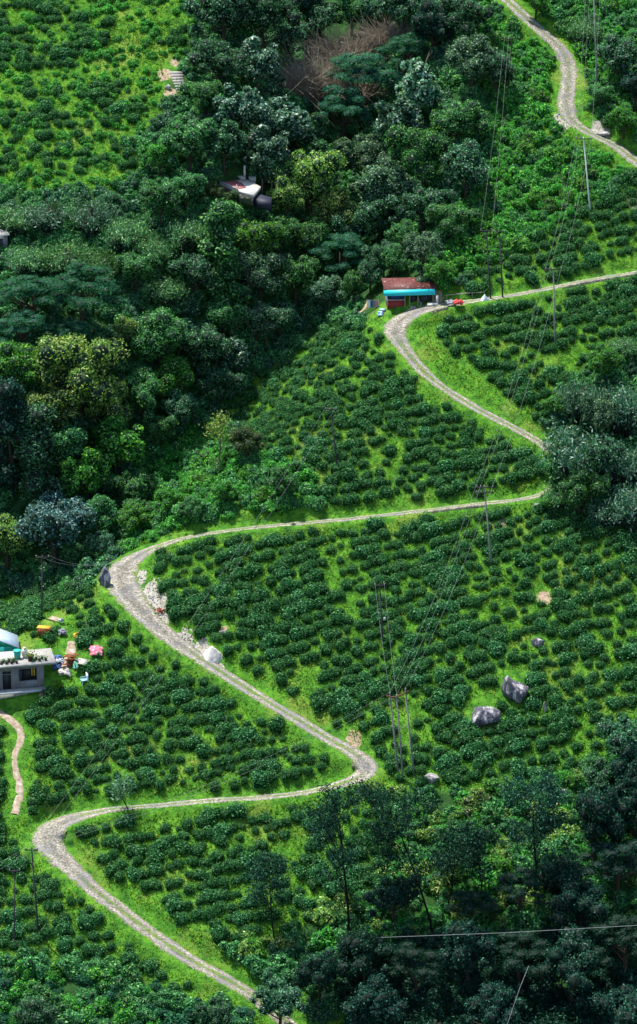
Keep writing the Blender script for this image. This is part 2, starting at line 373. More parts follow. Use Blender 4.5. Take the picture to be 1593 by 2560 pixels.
def rock_mat(name, dark, mid, pale, sc=.9):
    m, t, out = newmat(name); p = N(t, 'ShaderNodeBsdfPrincipled')
    tc = N(t, 'ShaderNodeTexCoord'); mp = N(t, 'ShaderNodeMapping'); mp.inputs['Scale'].default_value = (1.6, 1.6, .45); mp.inputs['Rotation'].default_value = (0, .3, 0)
    t.links.new(tc.outputs['Object'], mp.inputs[0]); n = N(t, 'ShaderNodeTexNoise'); n.inputs['Scale'].default_value = sc; n.inputs['Detail'].default_value = 8; n.inputs['Roughness'].default_value = .7
    t.links.new(mp.outputs[0], n.inputs['Vector'])
    c = ramp(t, n.outputs[0], [(.36, dark), (.52, mid), (.60, pale), (.7, mid)])
    t.links.new(c, p.inputs['Base Color']); p.inputs['Roughness'].default_value = .85
    b = N(t, 'ShaderNodeBump'); b.inputs['Distance'].default_value = .15; b.inputs['Strength'].default_value = .8
    t.links.new(noise(t, 2.5, 8), b.inputs['Height']); t.links.new(b.outputs[0], p.inputs['Normal'])
    t.links.new(p.outputs[0], out.inputs[0]); return m
def stone_wall_mat():
    m, t, out = newmat('dry_stone'); p = N(t, 'ShaderNodeBsdfPrincipled')
    tc = N(t, 'ShaderNodeTexCoord'); v = N(t, 'ShaderNodeTexVoronoi'); v.inputs['Scale'].default_value = 2.6
    t.links.new(tc.outputs['Object'], v.inputs['Vector'])
    c = mix(t, ramp(t, v.outputs['Distance'], [(.1, (0, 0, 0)), (.5, (1, 1, 1))]), ramp(t, v.outputs['Color'], [(.2, (.16, .155, .14)), (.8, (.30, .29, .26))]), (.05, .05, .04))
    c = mix(t, ramp(t, noise(t, .8, 5), [(.5, (0, 0, 0)), (.62, (.8, .8, .8))]), c, (.05, .09, .03))
    t.links.new(c, p.inputs['Base Color']); p.inputs['Roughness'].default_value = .95
    b = N(t, 'ShaderNodeBump'); b.inputs['Distance'].default_value = .08; b.invert = True
    t.links.new(v.outputs['Distance'], b.inputs['Height']); t.links.new(b.outputs[0], p.inputs['Normal'])
    t.links.new(p.outputs[0], out.inputs[0]); return m
M['ground'] = ground_mat(); M['road'] = road_mat('stony_track'); M['rock'] = rock_mat('boulder_rock', (.03, .03, .045), (.10, .10, .12), (.5, .48, .5))
M['rock_pale'] = rock_mat('pale_rock', (.16, .155, .15), (.30, .29, .28), (.46, .44, .42)); M['stonewall'] = stone_wall_mat()
M['path'] = solid('trodden_earth', (.34, .27, .20), (.20, .15, .10), 2.2, .95, .1, .06, stops=[(.3, (.2, .15, .1)), (.55, (.36, .29, .22)), (.72, (.5, .46, .4))])
M['concrete'] = solid('weathered_concrete', (.46, .44, .40), (.28, .27, .25), 1.8, .9, .2, .02)
M['concrete_white'] = solid('whitewashed_concrete', (.74, .70, .64), (.55, .50, .46), 1.5, .85, .2)
M['roofslab'] = solid('stained_slab', (.56, .53, .48), (.34, .33, .31), 1.3, .9, .2)
M['wall_grey'] = solid('grey_plaster', (.27, .27, .28), (.16, .17, .19), 1.1, .9, .2, .01)
M['darkwood'] = solid('dark_opening', (.015, .015, .02), (.025, .025, .03), 4, .5, .4)
M['frame'] = solid('window_frame_and_shaded_platform', (.03, .035, .06), (.02, .022, .04), 4, .6, .3)  # frame paint, also the painted shade of the terrace's lower platform
M['teal'] = solid('teal_paint', (.03, .42, .34), (.02, .33, .28), 2, .5, .4)
M['turq'] = solid('turquoise_sheet', (.02, .66, .70), (.03, .56, .62), 1.6, .5, .4)
M['roofrust'] = solid('rusty_roof', (.115, .03, .028), (.075, .024, .026), 2, .6, .3, stops=[(.3, (.06, .02, .022)), (.55, (.13, .035, .03)), (.63, (.16, .07, .06)), (.70, (.6, .52, .5))])
M['bluemetal'] = solid('blue_metal_roof', (.28, .38, .5), (.42, .5, .58), 1.5, .45, .5)
M['red'] = solid('red_board', (.32, .03, .03), (.22, .025, .025), 1.5, .6, .3)
M['redplastic'] = solid('red_sheet', (.6, .03, .03), (.42, .03, .02), 3, .5, .4)
M['pinkfloor'] = solid('red_oxide_floor', (.42, .10, .11), (.30, .09, .09), 2.2, .7, .3, stops=[(.3, (.42, .10, .11)), (.55, (.38, .12, .12)), (.75, (.6, .45, .4))])
M['brick'] = solid('red_brick', (.34, .08, .05), (.22, .06, .04), 5, .9, .1)
M['whitecloth'] = solid('white_cloth', (.78, .79, .82), (.6, .64, .72), 2, .8, .2)
M['sand'] = solid('pale_sand', (.80, .74, .68), (.62, .57, .52), 2.5, .95, .1, .03)
M['pinkcloth'] = solid('pink_cloth', (.70, .20, .26), (.55, .10, .16), 2.6, .85, .1, stops=[(.35, (.58, .10, .17)), (.55, (.72, .25, .32)), (.65, (.78, .55, .55))])
M['yellowcloth'] = solid('yellow_cloth', (.68, .42, .06), (.5, .3, .05), 2, .85, .1)
M['orange'] = solid('orange_brown_wood', (.40, .13, .045), (.2, .06, .025), 2.5, .8, .2)
M['bluecloth'] = solid('blue_tarpaulin', (.05, .12, .30), (.03, .06, .16), 1.6, .6, .3)
M['lightblue'] = solid('light_blue_plastic', (.25, .50, .72), (.4, .6, .75), 2, .5, .4)
M['greycloth'] = solid('grey_cloth', (.28, .29, .33), (.17, .18, .21), 2, .85, .1)
M['greencloth'] = solid('green_cloth', (.16, .42, .30), (.10, .3, .22), 2, .85, .1)
M['sheet'] = solid('dull_sheet_metal', (.5, .46, .4), (.33, .33, .34), 1.5, .5, .5)
M['whiteplastic'] = solid('white_plastic', (.78, .76, .68), (.66, .62, .54), 2, .4, .5)
M['potdark'] = solid('dark_pot', (.03, .025, .022), (.06, .03, .02), 3, .7, .3)
M['wood'] = solid('weathered_wood', (.42, .38, .30), (.26, .23, .18), 2.5, .85, .2)

# ------------------------------------------------------------------ the setting: ground, road, paths
def poly_mask(u, v, poly):
    u = np.asarray(u); v = np.asarray(v); ins = np.zeros(u.shape, bool); p = poly; j = len(p)-1
    for i in range(len(p)):
        c = ((p[i][1] > v) != (p[j][1] > v)) & (u < (p[j][0]-p[i][0])*(v-p[i][1])/(p[j][1]-p[i][1]+1e-9)+p[i][0]); ins ^= c; j = i
    return ins
PLOTS = {
 'hill': (D((-200,-200),(530,-200),(520,0),(480,50),(455,110),(400,200),(385,290),(300,330),(345,410),(260,450),(-200,455)), (1, .12), .44),
 'top': (D((1700,330),(1500,400),(1450,450),(1340,520),(1240,585),(1120,640),(1075,695),(1210,700),(1512,643),(1700,610)), (1, .38), .40),
 'bend': (D((1075,745),(1210,708),(1700,618),(1700,800),(1512,830),(1400,860),(1330,915),(1290,1010),(1240,960),(1130,880),(1040,805)), (1, .28), .34),
 'spur': (D((880,775),(925,830),(1000,910),(1100,970),(1280,1070),(1330,1110),(1280,1176),(1000,1195),(770,1205),(750,1120),(650,1085),(570,1010),(490,985),(620,885),(720,820),(800,770)), (1, .20), .33),
 'middle': (D((370,1310),(500,1275),(640,1248),(1060,1212),(1290,1195),(1420,1250),(1700,1250),(1700,1720),(1500,1790),(1330,1840),(1120,1880),(930,1860),(880,1770),(700,1690),(560,1600),(470,1530),(400,1440),(350,1380)), (1, .34), .355),
 'left': (D((-200,1420),(230,1395),(300,1420),(360,1500),(560,1640),(720,1740),(838,1812),(790,1855),(560,1885),(200,1905),(90,1950),(-200,1960)), (1, .14), .32),
 'lower': (D((170,1950),(560,1905),(930,1880),(960,1960),(900,2080),(760,2180),(640,2230),(500,2260),(420,2190),(260,2080),(175,2000)), (1, .28), .35),
 'bottom': (D((-200,1960),(70,1960),(100,2020),(190,2110),(300,2200),(420,2290),(560,2370),(420,2360),(250,2290),(-200,2260)), (1, .22), .31),
}
V = np.stack([XX.ravel(), YY.ravel(), HH.ravel()], 1); nx, ny = len(GX), len(GY)
I = np.arange(nx-1)[None, :]+np.arange(ny-1)[:, None]*nx; I = I.ravel()
me = raw_mesh('ground', V, np.stack([I, I+1, I+nx+1, I+nx], 1), None, [M['ground']], None, True)
gu, gv, _ = proj(V); tea_area = np.zeros(len(V), bool)
for k, (pl, _, _) in PLOTS.items(): tea_area |= poly_mask(gu, gv, pl)
near_road = (RD.ravel() < 4)
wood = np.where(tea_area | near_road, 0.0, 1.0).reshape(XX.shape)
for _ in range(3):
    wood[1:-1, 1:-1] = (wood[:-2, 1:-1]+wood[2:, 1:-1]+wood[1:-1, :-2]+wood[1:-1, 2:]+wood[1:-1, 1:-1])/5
def blobs(lst):
    a = np.zeros(len(V))
    for u, v, r in lst:
        P = at(u, v); rr = r*scale_at(P)
        a = np.maximum(a, smooth(rr*1.25, rr*.55, np.hypot(V[:, 0]-P[0], (V[:, 1]-P[1])/1.2)))
    return a
EARTH = [(440,155,16),(412,185,20),(425,232,18),(440,250,16),(425,288,14),(1360,1495,20),(885,1850,22),(112,1735,16),(1593,500,30),(560,1577,12),(1250,1310,22),(215,1560,8),(905,770,22),(1095,745,14)]
RUBBLE = [(345,1450,24),(375,1480,26),(395,1510,30),(400,1550,24),(460,1600,26),(500,1625,24),(545,1670,18),(1500,330,28),(1405,300,30),(1030,775,14),(410,1390,18)]
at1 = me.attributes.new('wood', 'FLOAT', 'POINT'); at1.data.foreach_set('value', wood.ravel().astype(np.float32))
at2 = me.attributes.new('earth', 'FLOAT', 'POINT'); at2.data.foreach_set('value', blobs(EARTH).astype(np.float32))
at3 = me.attributes.new('rubble', 'FLOAT', 'POINT'); at3.data.foreach_set('value', blobs(RUBBLE).astype(np.float32))
tag(link('ground', me), kind='structure')

def road_mesh(name, Q, mat, grass=1.0, over=.2, lift=.03, n=11):
    T = np.gradient(Q[:, :2], axis=0); T /= np.linalg.norm(T, axis=1)[:, None]; Nn = np.stack([-T[:, 1], T[:, 0]], 1)
    a = np.linspace(-1, 1, n); m = len(Q)
    wl = Q[:, 3]/2+over+.5*(fbm(Q[:, 0], Q[:, 1], 2.2, 5)-.5)
    wr = Q[:, 3]/2+over+.5*(fbm(Q[:, 0], Q[:, 1], 2.2, 15)-.5)
    W_ = np.where(a[None, :] < 0, wl[:, None], wr[:, None])
    X = Q[:, 0:1]+Nn[:, 0:1]*a*W_; Y = Q[:, 1:2]+Nn[:, 1:2]*a*W_
    Z = Q[:, 2:3]+lift-.17*np.abs(a)**6+.05*(fbm(X, Y, 1.2, 8)-.5)-.04*np.exp(-((np.abs(a)-.48)/.16)**2)
    Z = np.maximum(Z, np.where(np.abs(a)[None, :] < .97, H(X, Y)+.02, -1e9))
    V = np.stack([X, Y, Z], 2).reshape(-1, 3)
    i = np.arange(n-1)[None, :]+np.arange(m-1)[:, None]*n; i = i.ravel()
    me = raw_mesh(name, V, np.stack([i, i+1, i+n+1, i+n], 1), None, [mat], None, True)
    at_ = me.attributes.new('across', 'FLOAT', 'POINT'); at_.data.foreach_set('value', np.tile(a, m).astype(np.float32))
    at_ = me.attributes.new('grassy', 'FLOAT', 'POINT'); at_.data.foreach_set('value', np.repeat(np.clip((2.7-Q[:, 3])*2, 0, 1)*grass, n).astype(np.float32))
    return tag(link(name, me), kind='structure')
road_mesh('dirt_road', ROAD, M['road']); road_mesh('dirt_road', ROAD_TOP, M['road'])
road_mesh('footpath', FOOT, M['path'], 0, .1, .07, 7); road_mesh('footpath', YARD, M['path'], 0, .1, .02, 7); road_mesh('footpath', YARD2, M['path'], 0, .1, .02, 7)

# ------------------------------------------------------------------ plants: leaf quads
def unit(v): return v/(np.linalg.norm(v, axis=-1, keepdims=True)+1e-9)
def leaf_quads(C, Nn, L, W_, r, hang=0.0):
    """rhombic leaves centred on C facing Nn; hang > 0 turns their long axis down"""
    n = len(C); d = unit(r.normal(size=(n, 3))+np.array([0, 0, -hang]))
    A = unit(d-Nn*(d*Nn).sum(1)[:, None]); B = np.cross(Nn, A)
    L = np.broadcast_to(L, (n,))[:, None]; W_ = np.broadcast_to(W_, (n,))[:, None]
    V = np.stack([C-A*L/2, C+B*W_/2+A*L*.05, C+A*L/2, C-B*W_/2+A*L*.05], 1).reshape(-1, 3)
    return V, (np.arange(n)[:, None]*4+np.arange(4)[None, :])
ICO_V = ICO_F = None
def ico(sub):
    t = (1+5**.5)/2
    v = [(-1,t,0),(1,t,0),(-1,-t,0),(1,-t,0),(0,-1,t),(0,1,t),(0,-1,-t),(0,1,-t),(t,0,-1),(t,0,1),(-t,0,-1),(-t,0,1)]
    f = [(0,11,5),(0,5,1),(0,1,7),(0,7,10),(0,10,11),(1,5,9),(5,11,4),(11,10,2),(10,7,6),(7,1,8),(3,9,4),(3,4,2),(3,2,6),(3,6,8),(3,8,9),(4,9,5),(2,4,11),(6,2,10),(8,6,7),(9,8,1)]
    v = [np.array(p, float)/np.linalg.norm(p) for p in v]
    for _ in range(sub):
        c = {}; nf = []
        def mid(a, b):
            k = (min(a, b), max(a, b))
            if k not in c: p = v[a]+v[b]; v.append(p/np.linalg.norm(p)); c[k] = len(v)-1
            return c[k]
        for a, b, d in f:
            x, y, z = mid(a, b), mid(b, d), mid(d, a); nf += [(a, x, z), (b, y, x), (d, z, y), (x, y, z)]
        f = nf
    return np.array(v), np.array(f)
ICO1 = ico(1); ICO2 = ico(2); ICO3 = ico(3)
def combine(parts):
    """parts: list of (V, quads, tris, material index) -> arrays"""
    Vs, Qs, Ts, mq, mt = [], [], [], [], []; n = 0
    for V, q, t, mi in parts:
        Vs.append(V)
        if q is not None: Qs.append(q+n); mq.append(np.full(len(q), mi))
        if t is not None: Ts.append(t+n); mt.append(np.full(len(t), mi))
        n += len(V)
    return (np.concatenate(Vs), np.concatenate(Qs) if Qs else np.zeros((0, 4), int), np.concatenate(Ts) if Ts else np.zeros((0, 3), int), np.concatenate(mq+mt))
def bush_arrays(seed, rad=.82, hgt=.88, n=560, leaf=.125, flat=.56, shag=.055, wild=False):
    r = np.random.default_rng(seed)
    ph = r.uniform(0, 6.28, 5)
    def shape(d):
        a = np.arctan2(d[:, 1], d[:, 0]); k = 1+.14*np.sin(2*a+ph[0])+.12*np.sin(3*a+ph[1])+.09*np.sin(5*a+ph[2])
        k = k+.08*np.sin(4*d[:, 2]+3*a+ph[3])
        hz = np.sign(d[:, 2])*np.abs(d[:, 2])**flat
        xy = d[:, :2]/(np.linalg.norm(d[:, :2], axis=1)[:, None]+1e-9)*(1-np.abs(d[:, 2])**2.6)[:, None]**.5
        p = np.c_[xy*rad*k[:, None], hz*hgt*(.9+.1*k)]
        p[:, 2] = np.where(p[:, 2] < 0, p[:, 2]*.8, p[:, 2]); return p
    v, f = ICO2; core = shape(v)*(.80+.05*r.normal(size=(len(v), 1)))
    d = unit(r.normal(size=(n, 3))); d[:, 2] = np.abs(d[:, 2])*1.0-.28; d = unit(d)
    P = shape(d)*(1+shag*r.normal(size=(n, 1))*.7); P[:, 2] += .03
    nn = unit(d*np.array([1, 1, 1.3])+.55*r.normal(size=(n, 3)))
    Lq = leaf*r.uniform(.7, 1.4, n)
    lv, lq = leaf_quads(P, nn, Lq, Lq*.62, r)
    return combine([(core, None, f, 1), (lv, lq, None, 0)])
def clump_arrays(centres, rads, nper, leaf, r, squash=1.0, asp=.55, hang=0, upbias=.25, core=.66, cull=True):
    parts = []; LV = []; LN = []; LL = []
    C = np.array(centres); Rr = np.array(rads)
    for c, rc in zip(C, Rr):
        n = int(nper*(rc/np.mean(Rr))**2)
        d = unit(r.normal(size=(n, 3))+np.array([0, 0, upbias]))
        P = c+d*rc*r.uniform(.72, 1.12, (n, 1))*np.array([1, 1, squash])
        nn = unit(d*np.array([1, 1, 1.3])+.6*r.normal(size=(n, 3)))
        LV.append(P); LN.append(nn)
        if core:
            v, f = ICO1; k = 1+.2*r.normal(size=(len(v), 1)); parts.append((c+v*k*rc*core*np.array([1, 1, squash]), None, f, 1))
    P = np.concatenate(LV); nn = np.concatenate(LN)
    if cull:
        keep = np.ones(len(P), bool)
        for c, rc in zip(C, Rr):
            q = (P-c)/np.array([1, 1, squash]); keep &= (np.linalg.norm(q, axis=1) > rc*.62)
        P = P[keep]; nn = nn[keep]
    L = leaf*r.uniform(.6, 1.4, len(P)); lv, lq = leaf_quads(P, nn, L, L*asp, r, hang); parts.append((lv, lq, None, 0))
    return combine(parts)
def crown_round(seed, R=3.6, zc=4.6, K_=34, nper=170, leaf=.27, tall=1.0, **kw):
    r = np.random.default_rng(seed)
    d = unit(r.normal(size=(K_, 3))); d[:, 2] = np.where(d[:, 2] < -.45, -d[:, 2], d[:, 2])
    rr = r.uniform(.42, .92, K_)*np.where(r.random(K_) < .2, 1.28, 1); C = d*rr[:, None]*R*np.array([1, 1, .86*tall]); C[:, 2] += zc
    rc = R*r.uniform(.13, .36, K_)
    C = np.concatenate([C, [[0, 0, zc]]]); rc = np.r_[rc, R*.55]
    return C, rc, clump_arrays(C, rc, nper, leaf, r, **kw)
def trunk_mesh(C, zc, R, mat, r0=.24, seed=0, limbs=6):
    r = np.random.default_rng(seed+50); g = G()
    bend = r.normal(size=2)*.2
    pts = [[0, 0, -1.2], [bend[0]*.3, bend[1]*.3, zc*.3], [bend[0], bend[1], zc*.65], [0, 0, zc]]
    g.tube(pts, [r0*1.25, r0, r0*.8, r0*.4], 8)
    for i in r.choice(len(C), min(limbs, len(C)), replace=False):
        s = np.array([bend[0]*.8, bend[1]*.8, zc*r.uniform(.4, .7)]); e = C[i]
        g.tube([s, (s+e)/2+np.array([0, 0, -.25]), e], [r0*.5, r0*.35, r0*.12], 5)
    return g.mesh('trunk', mat)
GEO = {}
def geo_round(v, kind='round'):
    key = (kind, v)
    if key in GEO: return GEO[key]
    if kind == 'round': C, rc, A = crown_round(100+v, K_=[34, 42, 28, 38][v % 4], tall=[1, .85, 1.15, 1.0][v % 4], nper=185, leaf=.26)
    elif kind == 'big': C, rc, A = crown_round(140+v, K_=30, nper=120, leaf=.38, asp=.6)
    elif kind == 'feather':
        r = np.random.default_rng(200+v); C = []; rc = []
        for k in range(30):
            a = r.uniform(0, 6.28); q = r.uniform(.1, 1)**.6; C.append([math.cos(a)*q*3.5, math.sin(a)*q*3.5, 4.6+1.7*(1-q*q)+r.uniform(-1.3, .5)]); rc.append(r.uniform(.75, 1.25))
        A = clump_arrays(C, rc, 360, .17, r, squash=.38, asp=.4, hang=0, core=.6, cull=False); C = np.array(C)
    elif kind == 'bamboo':
        r = np.random.default_rng(300+v); C = []; LP = []; LN = []; g = []
        for k in range(46):
            a = r.uniform(0, 6.28); out = 3.8*r.uniform(.05, 1)**.6; hh = r.uniform(4.4, 8.0)*(1-.06*out); b = np.array([math.cos(a), math.sin(a), 0])
            s = np.linspace(0, 1, 24); P = np.outer(s**1.8*out, b)+np.outer(s-.38*s**4, [0, 0, hh])+b*.3
            C.append(P[-3]); m = 150; si = r.uniform(.02, 1, m)**.75; Q = np.stack([np.interp(si, s, P[:, j]) for j in range(3)], 1)+r.normal(size=(m, 3))*.45
            LP.append(Q); LN.append(unit(r.normal(size=(m, 3))+b*.8+np.array([0, 0, .6])))
        P = np.concatenate(LP); nn = np.concatenate(LN); L = .42*r.uniform(.6, 1.4, len(P)); lv, lq = leaf_quads(P, nn, L, L*.26, r, .9)
        cv, cf = ICO1; parts = [(lv, lq, None, 0)]
        for c in C[::3]: parts.append((np.array(c)*np.array([.55, .55, .62])+cv*np.array([.6, .6, 1.0])*(1+.2*r.normal(size=(len(cv), 1))), None, cf, 1))
        parts.append((np.array([0, 0, 2.2])+cv*np.array([1.3, 1.3, 2.2])*(1+.15*r.normal(size=(len(cv), 1))), None, cf, 1)); A = combine(parts); C = np.array(C)
    elif kind == 'column':
        r = np.random.default_rng(400+v); C = []; rc = []
        for k in range(34):
            z = r.uniform(1.2, 9); q = r.uniform(.2, 1)*(1.9-abs(z-4)*.22); a = r.uniform(0, 6.28); C.append([math.cos(a)*q, math.sin(a)*q, z]); rc.append(r.uniform(.6, 1.0))
        A = clump_arrays(C, rc, 170, .24, r); C = np.array(C)
    GEO[key] = (C, A); return GEO[key]
TREE_CACHE = {}
def tree_meshes(kind, v, mat, bark):
    key = (kind, v, mat, bark)
    if key not in TREE_CACHE:
        C, (V_, q, t, mi) = geo_round(v, kind)
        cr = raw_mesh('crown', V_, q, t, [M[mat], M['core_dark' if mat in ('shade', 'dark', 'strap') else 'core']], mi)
        TREE_CACHE[key] = (trunk_mesh(C, 4.6, 3.6, M[bark], seed=v), cr)
    return TREE_CACHE[key]

# branching trees (thin leggy trees, bare snags)
def branch_arrays(seed, h=13, levels=4, spread=.5, r0=.17, leafn=17, leaf=.29, nlimb=7, start=.35, leafr=.5, lean=(0, 0), rmin=.02, up=.35):
    r = np.random.default_rng(seed); g = G(); tips = []
    def grow(p, d, L, rad, lev):
        n = 5; pts = [p]; dd = d.copy()
        for i in range(n):
            dd = unit(dd+r.normal(size=3)*.10+np.array([0, 0, .05*up])); pts.append(pts[-1]+dd*L/n)
        e = max(rad*.42, rmin); g.tube(pts, np.linspace(rad, e, n+1), 6 if lev < 1 else 4)
        if lev >= levels-1: tips.append(pts[-1]); tips.append(pts[3]); return
        k = nlimb if lev == 0 else 4
        for j in range(k):
            s = (start if lev == 0 else .3)+(1-(start if lev == 0 else .3))*(j+.5)/k; idx = s*n; a = int(idx); q = pts[a]+(pts[min(a+1, n)]-pts[a])*(idx-a)
            side = unit(np.cross(dd, r.normal(size=3))); nd = unit(dd*(1-spread)+side*spread*1.35+np.array([0, 0, up]))
            grow(q, nd, L*(.42 if lev == 0 else .55)*r.uniform(.75, 1.2)*(1.15-.45*s), max(rad*(1-.6*s)*.55, rmin), lev+1)
        tips.append(pts[-1])
    grow(np.array([0, 0, -.8]), unit(np.array([lean[0], lean[1], 1.0])), h, r0, 0)
    tips = np.array(tips); lv = None
    if leafn:
        P = np.repeat(tips, leafn, 0)+r.normal(size=(len(tips)*leafn, 3))*leafr; nn = unit(r.normal(size=P.shape)+np.array([0, 0, .5])); L = leaf*r.uniform(.6, 1.4, len(P)); lv = leaf_quads(P, nn, L, L*.5, r, .4)
    return g, lv

# ------------------------------------------------------------------ wording: where a bush stands, told from the nearest landmark
MARKS = [(1285,1722,'pointed boulder'),(1210,1785,'low rounded boulder'),(530,1645,'pale sand heap'),(400,1530,'red brick pile'),(560,1580,'small white stone'),(1010,1930,'transformer frame'),
 (958,1600,'pole with a white plate'),(1229,1400,'pole with two crossarms'),(844,1165,'spur pole'),(1388,850,'grey pole in the tea'),(1227,745,'close pair of dark poles'),(1477,530,'pale steel pole'),
 (96,2330,'pole by the lowest hairpin'),(36,2350,'thin pole at the left edge'),(130,2060,'lowest hairpin'),(905,1915,'right hand lower bend'),(320,1500,'stony bend'),(1010,760,'bend below the shed'),
 (240,1615,'pink cloth'),(211,1700,'plastic chair'),(60,1760,'house porch'),(55,1950,'footpath'),(325,2010,'small leafless tree'),(1360,1495,'tan bare patch'),(1345,1610,'small grey rock'),
 (1078,1950,'pale rock under the frame'),(440,2400,'lowest straight of the track'),(300,2260,'lowest track straight'),(700,1790,'sand heap track straight'),(1100,1275,'dark wall of the long track'),
 (700,1310,'left end of the long track'),(1150,1000,'diagonal track below the shed'),(440,200,'concrete steps'),(1420,250,'topmost track bend'),(868,2340,'leftmost leggy tree'),(1270,250,'dark leaning upper pole'),(620,2200,'white stone in the hairpin tea'),(500,1910,'lower level track'),(105,1540,'pole above the house'),(548,1150,'crooked snag'),(700,2010,'hairpin tea centre'),(480,1790,'tea under the sand heap'),(750,1500,'tea left of the plated pole'),(1450,1700,'tea right of the boulders'),(1150,1550,'tea above the boulders'),(1215,2250,'small leaning thin tree'),(1345,2230,'rightmost leggy tree'),(1080,2330,'second leggy tree'),(1493,205,'tall corner pole'),(1508,338,'flat white slab'),(1240,450,'bank below the topmost track'),(1170,2100,'shaded bushes among leggy trees'),(400,1200,'foot of the woods'),(150,2450,'bottom left bushes')]
ORD = ['nearest', 'second nearest', 'third nearest', 'fourth nearest', 'fifth nearest', 'sixth nearest', 'seventh nearest', 'eighth nearest', 'ninth nearest', 'tenth nearest', 'eleventh nearest', 'twelfth nearest']
SECT = ['right of', 'above right of', 'straight above', 'above left of', 'left of', 'below left of', 'straight below', 'below right of']
def wording(uv):
    """for every plant at (u, v): (rank words, direction, landmark) or None"""
    cells = {}
    for i, (u_, v_) in enumerate(uv):
        if not (0 < u_ < SW and 0 < v_ < SH): continue
        d = [math.hypot(u_-a, (v_-b)*1.1) for a, b, _ in MARKS]; k = int(np.argmin(d))
        sec = int(round(math.atan2(-(v_-MARKS[k][1]), u_-MARKS[k][0])/(math.pi/4))) % 8; cells.setdefault((k, sec), []).append((d[k], i))
    out = {}
    for (k, sec), l in cells.items():
        for r_, (_, i) in enumerate(sorted(l)):
            if r_ < len(ORD): out[i] = f'{ORD[r_]} {SECT[sec]} the {MARKS[k][2]}'
    return out
# ------------------------------------------------------------------ tea bushes
EXCL = []      # (u, v, radius px) footprints where nothing grows
EXCL += [(1285,1722,46),(1210,1782,44),(1345,1605,20),(1363,1765,10),(530,1640,36),(400,1528,14),(560,1577,16),(1078,1945,22),
         (45,1680,95),(110,1572,22),(156,1573,14),(194,1583,14),(204,1597,10),(240,1616,22),(142,1642,22),(180,1645,22),(202,1655,24),(210,1695,20),(160,1670,26),
         (440,200,36),(430,160,20),(445,235,22),(1000,725,70),(1060,740,30),(1145,752,20),(1210,748,16),(935,765,30),(375,1500,40),(345,1450,26),(265,1455,16),(1500,330,26),
         (1365,1495,16),(592,462,48),(650,478,34)]
def excluded(u, v):
    m = np.zeros(np.shape(u), bool)
    for a, b, c in EXCL: m |= np.hypot(u-a, v-b) < c
    return m
BUSH = [bush_arrays(500+i, rad=[.70, .79, .65, .73, .82, .68][i], hgt=[.92, .88, 1.0, .9, .86, 1.02][i]) for i in range(6)]
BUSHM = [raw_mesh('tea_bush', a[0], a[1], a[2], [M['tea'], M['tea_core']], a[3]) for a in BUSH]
tb = []
for name, (pl, dr, gap) in PLOTS.items():
    P0 = np.array([onplane(u, v)[:2] for u, v in pl]); c = P0.mean(0); ext = np.abs(P0-c).max()*1.5
    d = np.array(dr); d = d/np.linalg.norm(d); nrm = np.array([-d[1], d[0]])
    along = 1.38 if name != 'hill' else 1.55; rows = {'hill': 1.75, 'left': 1.58, 'bottom': 1.62, 'spur': 1.62}.get(name, 1.66)
    a = np.arange(-ext, ext, along); b = np.arange(-ext, ext, rows); A, B = np.meshgrid(a, b)
    A = A+(np.arange(len(b)) % 2)[:, None]*along/2+rng.normal(size=A.shape)*.26; B = B+rng.normal(size=A.shape)*.20+1.6*(fbm(A, B, 12, 21)-.5)*2
    P = c+A.ravel()[:, None]*d+B.ravel()[:, None]*nrm; z = H(P[:, 0], P[:, 1]); Q = np.c_[P, z]
    u, v, dep = proj(Q); k = poly_mask(u, v, pl) & ~excluded(u, v) & (u > -170) & (u < SW+170) & (v > -90)
    k &= gridval(RD, P[:, 0], P[:, 1]) > .75+1.0*fbm(P[:, 0], P[:, 1], 7, 77)
    pn = .72*fbm(P[:, 0], P[:, 1]/1.3, 3.0, 31, 2)+.28*fbm(P[:, 0], P[:, 1], 9, 37, 2)+rng.normal(size=len(P))*.06; k &= pn > gap-.065+(.15 if name == 'hill' else 0)
    Q = Q[k]; u, v, dep, pn = u[k], v[k], dep[k], pn[k]
    for i in range(len(Q)): tb.append((Q[i], float(np.clip(rng.normal(1.0, .22)*(.70+.52*pn[i]), .45, 1.5)), u[i], v[i], dep[i], name, math.atan2(d[1], d[0])))
print('tea bushes', len(tb))
TILT = R_(15)
def bush_M(yaw, s, el):
    return Matrix.Rotation(TILT, 3, 'X')@Matrix.Rotation(yaw, 3, 'Z')@Matrix.Diagonal((s*el, s, s))
cand = [i for i, b in enumerate(tb) if 0 < b[2] < SW and 0 < b[3] < 2430 and not (b[2] > 880 and b[3] > 1950)]
cand.sort(key=lambda i: -(tb[i][1]/tb[i][4]*1.0))
big = set(cand[:300])
PLOT_TXT = {'hill': 'on the upper left slope', 'top': 'on the slope above the shed track', 'bend': 'right of the bend below the shed', 'spur': 'on the spur below the shed',
 'middle': 'on the central slope with boulders', 'left': 'right of the flat roofed house', 'lower': 'inside the lowest hairpin', 'bottom': 'below the lowest track straight'}
TW = wording([(b[2], b[3]) for b in tb])
rest = {}
